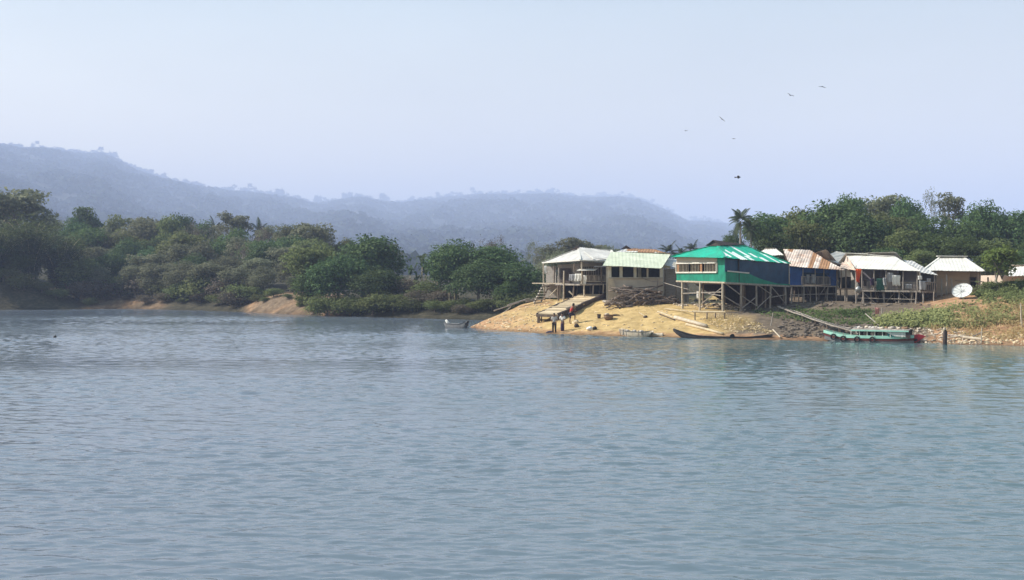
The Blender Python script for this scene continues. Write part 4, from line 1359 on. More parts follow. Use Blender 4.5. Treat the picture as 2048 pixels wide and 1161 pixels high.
    for q, z, m in sp:
        mb = MB(); g = gz(q.x, q.y)
        mb.pole((q.x + random.uniform(-.06, .06), q.y, g - .3), (q.x, q.y, z), .085, .075, 6, .04)
        mb.build('stilt', MT[m], h)
        tops.append((q, z, g))
    def br(i, zi, j, zj):
        mb = MB(); a, b = tops[i][0], tops[j][0]
        mb.pole(Z(a, zi) + n12 * .1, Z(b, zj) + n12 * .1, .045, .04, 5, .02)
        mb.build('brace', MT['wood_grey'], h)
    br(2, 4.0, 3, 2.9); br(2, 2.95, 3, 2.05); br(3, 2.9, 4, 2.1); br(3, 2.0, 4, 2.9); br(4, 1.95, 5, 3.0); br(4, 3.8, 5, 3.0)
    br(1, 2.3, 2, 3.7); br(6, 2.2, 5, 3.6); br(0, 3.1, 2, 3.25); br(5, 2.8, 6, 3.0)
green_house()

# ---------------------------------------------------------------- blue house
def blue_house():
    eL, eR = P(1580, 533, 98.6), P(1689, 541, 97.2)
    rL, rR, rM = P(1566, 503.5, 103), P(1620, 507, 102.5), P(1650, 519, 100)
    b = (eL + eR) / 2; b.y += 2; b.z = gz(b.x, b.y)
    h = root('stilt_house', 'blue tarpaulin stilt house under a rusty streaked tin roof', 'house', b)
    rf = MB()
    def mf(i, j, ns):
        return 1 if i in (5, 6, 9) and j > 0 else 0
    roof_plane(rf, [eL, eR, rM, rR, rL], .42, .016, 4, seed=11, matfn=lambda i, j, ns: 1 if i in (6, 8, 9) or (i == 1 and j > 2) else 0)
    back = [P(1575, 533, 107), P(1689, 541, 105)]
    roof_plane(rf, [back[1], back[0], rL, rR, rM], .42, .016, 4, seed=12)
    rf.build('roof', [MT['tin_rust'], MT['tin_rust_deep']], h)
    def Q(px, py, Y=98.9): return P(px, py, Y)
    fl = MB(); fl.slab([Q(1578, 571), Q(1676, 572.5), P(1672, 571, 105), P(1578, 570, 105)], .1, (0, 0, 1))
    fl.build('floor', MT['wood'], h)
    fb = MB(); fb.beam(Q(1578, 572.5, 98.7), Q(1677, 573.5, 98.7), .1, .1); fb.build('floor_beam', MT['wood_grey'], h)
    mb = MB()
    panel(mb, Q(1580, 570.5), Q(1606, 571), Q(1606, 535.5), Q(1580, 534), .05)
    mb.build('tarpaulin', MT['tarp_blue'], h)
    mb = MB(); panel(mb, Q(1660, 571.5), Q(1674, 572), Q(1674, 540.5), Q(1658, 539), .05)
    mb.build('tarpaulin', MT['tarp_blue'], h, 'blue tarpaulin right of the balcony')
    mb = MB(); panel(mb, Q(1606, 545), Q(1660, 547), Q(1660, 539), Q(1606, 536), .05)
    mb.build('tarpaulin', MT['tarp_blue'], h, 'strip of blue tarpaulin above the balcony')
    mb = MB(); panel(mb, P(1580, 570, 101), P(1672, 571, 101), P(1672, 535, 101), P(1580, 533, 101), .05)
    mb.build('inner_wall', MT['tarp_navy'], h)
    mb = MB(); panel(mb, Q(1674, 572), P(1668, 571, 104), P(1668, 535, 104), Q(1674, 540.5), .05)
    mb.build('wall', MT['bamboo_wall'], h)
    mb = MB(); mb.beam(Q(1650, 545, 98.75), Q(1672, 568, 98.75), .07, .05); mb.build('brace', MT['tarp_blue'], h)
    mb = MB(); rail(mb, Q(1603, 571, 98.75), Q(1661, 572, 98.75), .72, 22, .035); mb.build('railing', MT['wood_grey'], h)
    for px in (1606, 1630, 1648, 1674):
        mb = MB(); mb.pole(Q(px, 572, 98.8), Q(px, 537.5 + (px - 1606) * .04, 98.8), .05, .045, 6, .02); mb.build('post', MT['wood_grey'], h)
    for px, Y in ((1584, 98.8), (1608, 98.7), (1621, 99.5), (1632, 98.9), (1656, 98.8), (1672, 98.6), (1590, 102), (1615, 103), (1640, 103), (1666, 102)):
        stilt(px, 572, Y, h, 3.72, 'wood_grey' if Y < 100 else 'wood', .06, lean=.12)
    for a, c, m in ((Q(1576, 590, 98.7), Q(1676, 588, 98.7), .035), (Q(1577, 596, 98.5), Q(1610, 590, 98.5), .03), (Q(1586, 613, 96.5), Q(1655, 615, 96.5), .04), (Q(1640, 590, 98.6), Q(1652, 573, 98.6), .03)):
        mb = MB(); mb.pole(a, c, m, m, 5, .02); mb.build('brace', MT['wood_grey'], h)
    mb = MB(); panel(mb, P(1578, 611, 104.5), P(1674, 609, 104), P(1674, 571, 104), P(1578, 571, 104.5), .05); mb.build('screen', MT['wood_dark'], h, 'dark screen added to deepen the shade under the floor')  # added dark sheet in place of deep shade behind the stilts
    for k in range(9):
        stilt(1583 + k * 10.6 + random.uniform(-3, 3), 0, random.uniform(99.3, 103), h, 3.7, 'wood_grey', .045, lean=.35)
    for px, s, mm, w in ((1627, 1, 'cloth_grey', .35), (1616, 2, 'cloth_grey', .25)):
        o = cloth(w, .7, Q(px, 549.5, 98.65), (1, 0, 0), s)
        solo(o, 'laundry', MT[mm], 'grey shirt hung over the blue house railing' if s == 1 else 'small grey cloth hung on the left of the blue house railing', 'laundry', Q(px, 549.5, 98.65))
    # roof seen behind the ridge
    p = [P(1512, 511, 108), P(1568, 511, 108), P(1553, 499, 111), P(1530, 496.5, 111)]
    bb = (p[0] + p[1]) / 2; bb.z = gz(bb.x, bb.y)
    h2 = root('house', 'house behind the green roof showing only a white tin hip roof', 'house', bb)
    rf = MB(); roof_plane(rf, p, .7, .016, 6, seed=15)
    q0, q1 = P(1512, 511, 115), P(1568, 511, 115)
    roof_plane(rf, [q1, q0, p[3], p[2]], .7, .016, 6, seed=16)
    rf.build('roof', MT['tin_white'], h2)
    mb = MB(); x0, x1 = p[0].x + .3, p[1].x - .3
    mb.box(((x0 + x1) / 2, 111.5, 4.6), (x1 - x0, 5.6, 3.4)); mb.build('wall', MT['bamboo_wall'], h2)
blue_house()

# ---------------------------------------------------------------- striped shed between the houses
def middle_shed():
    e0, e1, r0, r1 = P(1643, 518, 103), P(1684, 530, 101.5), P(1672, 505.5, 106), P(1692, 507, 105.5)
    b = (e0 + e1) / 2; b.z = gz(b.x, b.y)
    h = root('house', 'narrow house with striped grey and white tin roof left of the long white roof', 'house', b)
    rf = MB(); roof_plane(rf, [e0, e1, r1, r0], .3, .02, 4, seed=21, matfn=lambda i, j, n: i % 2)
    rf.build('roof', [MT['tin_white'], MT['tin']], h)
    mb = MB(); panel(mb, P(1650, 560, 103.5), P(1690, 562, 103), P(1690, 533, 103), P(1650, 522, 103.5), .08)
    mb.build('wall', MT['bamboo_wall'], h)
    # porch with small pink roof
    e0, e1, r1, r0 = P(1679, 536, 97.5), P(1713, 541.5, 96.9), P(1712, 530, 99.5), P(1684, 526, 100)
    b = (e0 + e1) / 2; b.z = gz(b.x, b.y)
    h = root('porch', 'small open porch with a pinkish tin roof between the blue and the long house', 'porch', b)
    rf = MB(); roof_plane(rf, [e0, e1, r1, r0], .5, .016, 4, seed=22); rf.build('roof', MT['tin_rust'], h)
    mb = MB(); panel(mb, P(1680, 556, 99.6), P(1713, 550, 99.6), P(1713, 533, 99.6), P(1680, 533, 99.6), .05); mb.build('wall', MT['tin_white'], h, 'white sheet wall')
    mb = MB(); panel(mb, P(1678, 577, 99.4), P(1716, 577, 99.4), P(1716, 551, 99.4), P(1678, 556, 99.4), .05); mb.build('wall', MT['dark_int'], h, 'dark lower wall')
    for px in (1682, 1692):
        mb = MB(); mb.pole(P(px, 577, 97.6), P(px, 537, 97.6), .06, .055, 6, .02); mb.build('post', MT['wood'], h)
    mb = MB(); mb.slab([P(1674, 577, 97.4), P(1718, 577.5, 97.4), P(1718, 576, 101), P(1674, 576, 101)], .1, (0, 0, 1)); mb.build('floor', MT['wood'], h)
    for px, Y in ((1690, 97.5), (1693.5, 97.6), (1680, 99), (1712, 99.5)):
        stilt(px, 577, Y, h, 3.48, 'wood_grey' if Y < 98 else 'wood', .06)
middle_shed()

# ---------------------------------------------------------------- long white roofed house
def long_house():
    e0, e1 = P(1712, 537.5, 95.5), P(1841, 543, 93)
    r0, r1 = P(1691, 507.5, 99.5), P(1791, 514.5, 97.2)
    b = (e0 + e1) / 2; b.y += 2; b.z = gz(b.x, b.y)
    h = root('stilt_house', 'long stilt house under a broad white tin roof with laundry on its railing', 'house', b)
    rf = MB()
    roof_plane(rf, [e0, e1, r1, r0], .8, .008, 6, seed=31)
    g0, g1 = P(1668, 537, 104), P(1826, 541, 101.5)
    roof_plane(rf, [e1, g1, r1], .5, .018, 4, seed=33)
    roof_plane(rf, [g1, g0, r0, r1], .8, .008, 6, seed=32)
    rf.build('roof', MT['tin_white'], h)
    cap = MB(); cap.beam(r0 + Vector((-.7, 0, .07)), lerp(r0, r1, .46) + Vector((0, 0, .1)), .5, .04); cap.beam(r0 + Vector((0, 0, .03)), r1 + Vector((0, 0, .05)), .25, .05)
    cap.build('ridge_cap', MT['tin_white'], h)
    mb = MB(); mb.slab([P(1712, 541, 96.2), P(1684, 540, 103), r0 + Vector((.2, .2, -.15))], .06); mb.build('gable', MT['tin_rust'], h, 'pinkish white gable end')
    fz = 3.42
    def Q(px, z, Y): return Vector(((px - 1024) * Y / F, Y, z))
    mb = MB(); panel(mb, Q(1718, fz, 97.6), Q(1838, fz, 95.6), Q(1838, 5.1, 95.6), Q(1718, 5.35, 97.6), .06); mb.build('wall', MT['purple_wall'], h)
    mb = MB(); panel(mb, Q(1716, fz, 96.2), Q(1690, fz, 103), Q(1690, 5.2, 103), Q(1716, 5.2, 96.2), .06); mb.build('wall', MT['bamboo_wall'], h)
    mb = MB(); panel(mb, Q(1838, fz, 95.6), Q(1832, fz, 101), Q(1832, 5.0, 101), Q(1838, 5.0, 95.6), .06); mb.build('wall', MT['bamboo_wall'], h)
    for a, c in ((1748, 1760), (1797, 1806)):
        mb = MB(); panel(mb, Q(a, fz, 97.0 - (a - 1718) * .0166), Q(c, fz, 97.0 - (c - 1718) * .0166), Q(c, 4.9, 97.0 - (c - 1718) * .0166), Q(a, 4.9, 97.0 - (a - 1718) * .0166), .04); mb.build('door', MT['dark_int'], h)
    mb = MB(); mb.slab([Q(1716, fz, 95.6), Q(1841, fz - .05, 93.4), Q(1838, fz, 100), Q(1716, fz, 102)], .12, (0, 0, 1)); mb.build('floor', MT['wood'], h)
    mb = MB(); mb.beam(Q(1716, fz - .08, 95.5), Q(1842, fz - .14, 93.3), .1, .14); mb.build('floor_beam', MT['wood_grey'], h)
    mb = MB(); rail(mb, Q(1724, fz, 95.55), Q(1838, fz - .05, 93.55), .62, 42, .035, .05); mb.build('railing', MT['wood_grey'], h)
    for px in (1724, 1748, 1772, 1806, 1835):
        Y = 95.5 - (px - 1716) * .0175
        mb = MB(); mb.pole(Q(px, fz, Y), Q(px, 5.05 - (px - 1716) * .0012, Y), .05, .045, 6, .02); mb.build('post', MT['wood_grey'], h)
    for px, dy in ((1711, 0), (1726, 0), (1741, .6), (1767, .3), (1799, .2), (1825, .3), (1833, -.1), (1720, 4), (1750, 4.5), (1782, 4), (1812, 4), (1755, 2), (1790, 2.2)):
        Y = 95.5 - (px - 1716) * .0175 + dy
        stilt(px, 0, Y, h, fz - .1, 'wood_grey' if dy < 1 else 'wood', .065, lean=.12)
    for a, c, z0, z1 in ((1711, 1830, 2.75, 2.65), (1712, 1770, 2.35, 2.3), (1765, 1835, 2.3, 2.25)):
        mb = MB(); mb.pole(Q(a, z0, 95.6 - (a - 1716) * .0175), Q(c, z1, 95.6 - (c - 1716) * .0175), .035, .03, 5, .03); mb.build('brace', MT['wood_grey'], h)
    for k in range(11):
        px = 1718 + k * 11 + random.uniform(-4, 4)
        stilt(px, 0, 95.8 - (px - 1716) * .0175 + random.uniform(.3, 2.5), h, fz - .1, 'wood_grey', .04, lean=.3)
    for a, c, z0, z1 in ((1726, 1752, 3.2, 2.3), (1790, 1768, 3.2, 2.2), (1800, 1828, 3.2, 2.3)):
        mb = MB(); mb.pole(Q(a, z0, 95.9 - (a - 1716) * .0175), Q(c, z1, 95.9 - (c - 1716) * .0175), .03, .03, 5, .04); mb.build('brace', MT['wood_grey'], h)
    rng = random.Random(4)
    things = [(1761, .62, .95, 'cloth_green', 4.3, 'dark green cloth hanging over the long house railing'), (1770, .3, .6, 'cloth_grey', 4.35, 'narrow grey cloth right of the dark green one'),
              (1781, .45, .75, 'cloth_grey', 4.75, 'grey shirt hung high on the long house veranda'), (1793, .62, .82, 'cloth_white', 4.55, 'white shirt hanging in the middle of the long house veranda'),
              (1745, .35, .55, 'cloth_purple', 4.3, 'small dark cloth left of the dark green cloth'), (1818, .5, .35, 'cloth_grey', 3.85, 'grey rag draped low at the right end of the long house railing'),
              (1730, .25, .5, 'cloth_brown', 4.2, 'dark brown cloth near the orange flag')]
    for px, w, hh, mm, z, lab in things:
        Y = 95.5 - (px - 1716) * .0175 - .08
        c = Q(px, z, Y)
        solo(cloth(w, hh, c, (1, -.02, 0), px), 'laundry', MT[mm], lab, 'laundry', c, None, True)
    mb = MB(); panel(mb, Q(1722, 2.2, 100.5), Q(1838, 2.4, 98), Q(1838, fz, 98), Q(1722, fz, 100.5), .05); mb.build('screen', MT['wood_dark'], h, 'dark screen added to deepen the shade under the floor')  # dark sheet added behind the stilts to stand in for under-floor shade
    # orange flag on its pole
    fp = Q(1712.5, 3.3, 94.9)
    f = root('flag', 'orange red flag hanging from a pole at the left corner of the long house', 'flag', fp)
    mb = MB(); mb.pole(Q(1712.5, 3.2, 94.95), Q(1712, 5.35, 94.95), .03, .025, 6, 0); mb.build('pole', MT['wood'], f)
    cloth(.5, 1.05, Q(1717, 5.05, 94.9), (1, 0, 0), 2.1, 8, .12, .55).build('cloth', MT['cloth_orange'], f, smooth=True)
    c = Q(1717, 3.42, 94.95)
    mb = MB(); mb.blob(c, (.27, .2, .27), 4, .15); 
    solo(mb, 'water_pot', MT['metal'], 'round grey pot hanging under the orange flag', 'pot', c, None, True)
    # annex at the right end
    a0, a1 = P(1835, 544.5, 93.2), P(1876, 551, 92.6)
    s0, s1 = P(1806, 521.5, 98), P(1826, 523, 97.8)
    b = (a0 + a1) / 2; b.y += 1.5; b.z = gz(b.x, b.y)
    x = root('annex', 'low annex with a grey tin lean-to roof at the right end of the long house', 'annex', b)
    rf = MB(); roof_plane(rf, [a0, a1, s1, s0], .5, .02, 4, seed=41); rf.build('roof', MT['tin'], x)
    fz = 3.3
    mb = MB(); panel(mb, Q(1842, fz, 95.4), Q(1872, fz, 95), Q(1872, 4.6, 95), Q(1842, 4.8, 95.4), .06); mb.build('wall', MT['dark_int'], x)
    mb = MB(); mb.slab([Q(1843, fz, 93.2), Q(1874, fz, 92.8), Q(1874, fz, 97), Q(1843, fz, 97)], .1, (0, 0, 1)); mb.build('floor', MT['wood'], x)
    mb = MB(); rail(mb, Q(1842, fz, 93.1), Q(1873, fz, 92.8), .7, 8, .04); mb.build('railing', MT['wood'], x)
    for px in (1840, 1869):
        mb = MB(); mb.pole(Q(px, fz, 93.1), Q(px, 4.75 - (px - 1840) * .006, 93.1), .05, .05, 6, .02); mb.build('post', MT['wood_grey'], x)
    for px, Y in ((1846, 93.1), (1868, 92.8), (1857, 95), (1872, 95.5)):
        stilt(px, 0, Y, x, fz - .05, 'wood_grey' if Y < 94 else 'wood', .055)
    for px, w, hh, mm, z, lab in ((1840, .3, .3, 'cloth_white', 4.5, 'small white cloth bundle at the annex post'), (1846, .55, .7, 'cloth_grey', 4.1, 'grey cloth over the annex railing'), (1858, .3, .5, 'cloth_grey', 4.3, 'narrow grey cloth on the annex line')):
        c = Q(px, z, 93.0)
        solo(cloth(w, hh, c, (1, 0, 0), px), 'laundry', MT[mm], lab, 'laundry', c, None, True)
long_house()

# ---------------------------------------------------------------- hip roofed house at the right
def hip_house():
    e0, e1 = P(1845, 541.5, 95.5), P(1969, 543.5, 94.3)
    r0, r1 = P(1881, 515, 99.5), P(1927, 515.5, 99)
    g0, g1 = P(1845, 541.5, 104.5), P(1969, 543.5, 103)
    b = (e0 + e1) / 2; b.y += 3; b.z = gz(b.x, b.y)
    h = root('house', 'tan walled house under a clean white hip roof beside the satellite dish', 'house', b)
    rf = MB()
    roof_plane(rf, [e0, e1, r1, r0], .8, .007, 6, seed=51)
    roof_plane(rf, [g0, e0, r0], .8, .007, 6, seed=52)
    roof_plane(rf, [e1, g1, r1], .8, .007, 6, seed=53)
    roof_plane(rf, [g1, g0, r0, r1], .8, .007, 6, seed=54)
    roof = rf.build('roof', MT['tin_white'], h)
    cap = MB()
    for p, q in ((e0, r0), (e1, r1)): cap.beam(p + Vector((0, 0, .04)), q + Vector((0, 0, .04)), .16, .04)
    up = Vector((0, 0, .2))
    cap.beam(r0 + up * .5 + Vector((-.3, 0, 0)), r1 + up * .5 + Vector((.3, 0, 0)), .9, .05)
    cap.build('ridge_cap', MT['tin_white'], roof)
    def Q(px, z, Y): return Vector(((px - 1024) * Y / F, Y, z))
    g = min(gz(Q(1875, 0, 96.5).x, 96.5), gz(Q(1950, 0, 96).x, 96)) - .1
    # wall round the window opening
    wx0, wx1, wy0, wy1 = 1940, 1952.5, 3.62, 4.42
    mb = MB()
    for a, c, z0, z1 in ((1871, wx0, g, 4.95), (wx0, wx1, g, wy0), (wx0, wx1, wy1, 4.95), (wx1, 1956, g, 4.95)):
        panel(mb, Q(a, z0, 96.5), Q(c, z0, 96.3), Q(c, z1, 96.3), Q(a, z1, 96.5), .1)
    mb.build('wall', MT['tan_wall'], h)
    mb = MB()
    panel(mb, Q(1871, g, 96.5), Q(1871, g, 103), Q(1871, 4.95, 103), Q(1871, 4.95, 96.5), .1)
    panel(mb, Q(1956, g, 96.3), Q(1953, g, 102), Q(1953, 4.95, 102), Q(1956, 4.95, 96.3), .1)
    panel(mb, Q(1871, g, 102.6), Q(1954, g, 102.2), Q(1954, 4.95, 102.2), Q(1871, 4.95, 102.6), .1)
    mb.build('wall', MT['tan_wall'], h)
    mb = MB()
    for p, q in ((Q(wx0, wy0, 96.2), Q(wx1, wy0, 96.2)), (Q(wx0, wy1, 96.2), Q(wx1, wy1, 96.2)), (Q(wx0, wy0, 96.2), Q(wx0, wy1, 96.2)), (Q(wx1, wy0, 96.2), Q(wx1, wy1, 96.2))):
        mb.beam(p, q, .06, .06)
    wn = mb.build('window', MT['wood'], h)
    mb = MB(); panel(mb, Q(wx0, wy0, 96.5), Q(wx1, wy0, 96.5), Q(wx1, wy1, 96.5), Q(wx0, wy1, 96.5), .03); mb.build('pane', MT['dark_int'], wn)
    mb = MB(); mb.beam(Q(1910, 4.15, 96.25), Q(1968, 4.05, 95.4), .05, .05); mb.build('rail', MT['wood_grey'], h)
    for px, Y, zt in ((1960, 95.2, 4.9), (1884, 95.4, 4.3), (1893, 95.2, 4.6), (1903, 95.2, 4.3), (1872, 95.4, 4.9), (1976, 95.5, 4.4)):
        x = Q(px, 0, Y).x
        mb = MB(); mb.pole((x, Y, gz(x, Y) - .2), (x, Y, zt), .075, .065, 6, .03); mb.build('post', MT['wood_grey'], h)
    # small house at the right edge
    e0, e1 = P(2014, 553, 101), P(2075, 552, 100); r0, r1 = P(2022, 530, 104.5), P(2068, 533, 104)
    b = (e0 + e1) / 2; b.y += 2; b.z = gz(b.x, b.y)
    h = root('house', 'small house with a white tin roof cut by the right edge', 'house', b)
    rf = MB(); roof_plane(rf, [e0, e1, r1, r0], .7, .016, 6, seed=61); roof_plane(rf, [P(2075, 552, 108), P(2010, 553, 109), r0, r1], .7, .016, 6, seed=62)
    rf.build('roof', MT['tin_white'], h)
    mb = MB(); c = (e0 + e1) / 2
    mb.box((c.x, 104.5, 3.9), (2.3, 5.5, 1.4)); mb.build('wall', MT['tan_wall'], h)
hip_house()

# ---------------------------------------------------------------- concrete house with lichen grey roof
MT['wall_pale'] = mat('pale tan wall', (.52, .44, .34), (.4, .33, .25), 5, bump=.3)
def concrete_house():
    e0, e1 = P(1205, 531.5, 100.9), P(1323, 537.5, 100.6)
    r0, r1 = P(1222, 504, 105.2), P(1341, 509.5, 105)
    b = (e0 + e1) / 2; b.y += 2; b.z = gz(b.x, b.y)
    h = root('house', 'unfinished concrete house with open window bays under a lichen grey tin roof', 'house', b)
    rf = MB(); roof_plane(rf, [e0, e1, r1, r0], 1.1, .005, 8, seed=71, rag=.03)
    roof_plane(rf, [P(1341, 536, 109), P(1218, 532, 109), r0 + Vector((.2, 0, -.02)), r1 + Vector((-.2, 0, -.02))], 1.1, .005, 8, seed=72)
    rf.build('roof', MT['tin_lime'], h)
    def Q(px, z, Y=101.8): return Vector(((px - 1024) * Y / F, Y, z))
    g = 1.8
    lo, hi = 4.35, 5.33
    mb = MB(); panel(mb, Q(1217, g), Q(1326, g), Q(1326, lo), Q(1217, lo), .2); mb.build('wall', MT['plaster'], h)
    mb = MB(); panel(mb, Q(1216.5, g, 101.58), Q(1246, g, 101.58), Q(1226, lo - .05, 101.58), Q(1216.5, lo - .05, 101.58), .03); mb.build('pale_stretch', MT['wall_pale'], h, 'paler slanted stretch of wall')  # paler panel with a slanting right edge over the left of the wall
    mb = MB(); mb.beam(Q(1217, lo + .03, 101.75), Q(1326, lo + .03, 101.75), .26, .09); mb.build('sill', MT['concrete'], h)
    mb = MB(); mb.beam(Q(1216, hi + .06, 101.85), Q(1326, hi + .02, 101.85), .2, .14); mb.build('beam', MT['concrete'], h)
    for px, w in ((1219.5, .26), (1242, .24), (1270, .24), (1322.5, .26)):
        mb = MB(); mb.box(Q(px, (lo + hi) / 2 + .02, 101.83), (w, .24, hi - lo)); mb.build('pillar', MT['plaster_pale'], h)
    mb = MB(); mb.box(Q(1295, (lo + hi) / 2, 101.9), (.14, .14, hi - lo)); mb.build('pillar', MT['plaster'], h)
    mb = MB(); panel(mb, Q(1326, g), Q(1326, g, 108), Q(1326, 5.2, 108), Q(1326, 5.5), .2); mb.build('wall', MT['plaster'], h)
    mb = MB(); panel(mb, Q(1217, g), Q(1217, g, 108), Q(1217, 5.2, 108), Q(1217, 5.5), .2); mb.build('wall', MT['concrete'], h)
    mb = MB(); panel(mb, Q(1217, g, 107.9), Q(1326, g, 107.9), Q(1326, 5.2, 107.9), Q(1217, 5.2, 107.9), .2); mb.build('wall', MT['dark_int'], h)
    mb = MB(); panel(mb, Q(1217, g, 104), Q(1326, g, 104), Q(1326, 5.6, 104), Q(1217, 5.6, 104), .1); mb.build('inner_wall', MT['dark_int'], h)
    mb = MB(); mb.beam(Q(1279, 4.3, 103.4), Q(1279, 5.25, 103.4), .3, .05, up=(0, 1, 0)); mb.build('door', MT['plaster_pale'], h)
    # side lean-to in front of the green house
    b2 = Q(1345, 0, 103.5); b2.z = gz(b2.x, b2.y)
    s = root('lean_to', 'shabby plank lean-to with white gable sheets between the concrete and the green house', 'shed', b2)
    rf = MB(); roof_plane(rf, [P(1328, 531, 103), P(1366, 537, 102.4), P(1366, 521, 105), P(1334, 518, 105.4)], .6, .016, 4, seed=75); rf.build('roof', MT['tin'], s)
    mb = MB(); panel(mb, Q(1328, 2.4, 103.4), Q(1378, 2.2, 103), Q(1378, 5.1, 103), Q(1328, 5.2, 103.4), .06); mb.build('wall', MT['bamboo_wall'], s)
    mb = MB(); mb.beam(P(1346, 527, 102.3), P(1360, 535, 102.1), .35, .03, up=(0, 1, 0)); mb.build('gable', MT['tin_white'], s)
    for px in (1330, 1352, 1372):
        mb = MB(); mb.pole(Q(px, 2, 102.4), Q(px, 5.1, 102.4), .06, .05, 6, .02); mb.build('post', MT['wood'], s)
    # roof behind
    e0, e1 = P(1226, 506, 111), P(1342, 510, 110); r0, r1 = P(1256, 497.5, 113.5), P(1310, 499.5, 113)
    b3 = (e0 + e1) / 2; b3.z = gz(b3.x, b3.y)
    k = root('house', 'house behind the concrete one showing only a rusty red and white roof', 'house', b3)
    rf = MB(); roof_plane(rf, [e0, e1, r1, r0], .55, .016, 4, seed=77, matfn=lambda i, j, n: 2 if (i in (2, 3, 7) and j < 2) else (1 if i > 1 else 0))
    roof_plane(rf, [P(1342, 510, 117), P(1226, 506, 118), r0, r1], .55, .016, 4, seed=78)
    rf.build('roof', [MT['tin'], MT['tin_rust_deep'], MT['tin_white']], k)
    mb = MB(); c = r0 + Vector((-.2, -.3, 0)); mb.slab([c + Vector((-.5, 0, -.05)), c + Vector((.5, 0, -.05)), c + Vector((0, 0, .3))], .1); mb.build('gable_vent', MT['wood_dark'], k)
    mb = MB(); mb.box(((e0.x + e1.x) / 2, 114, 4.6), (4.2, 5.5, 3.6)); mb.build('wall', MT['bamboo_wall'], k)
concrete_house()

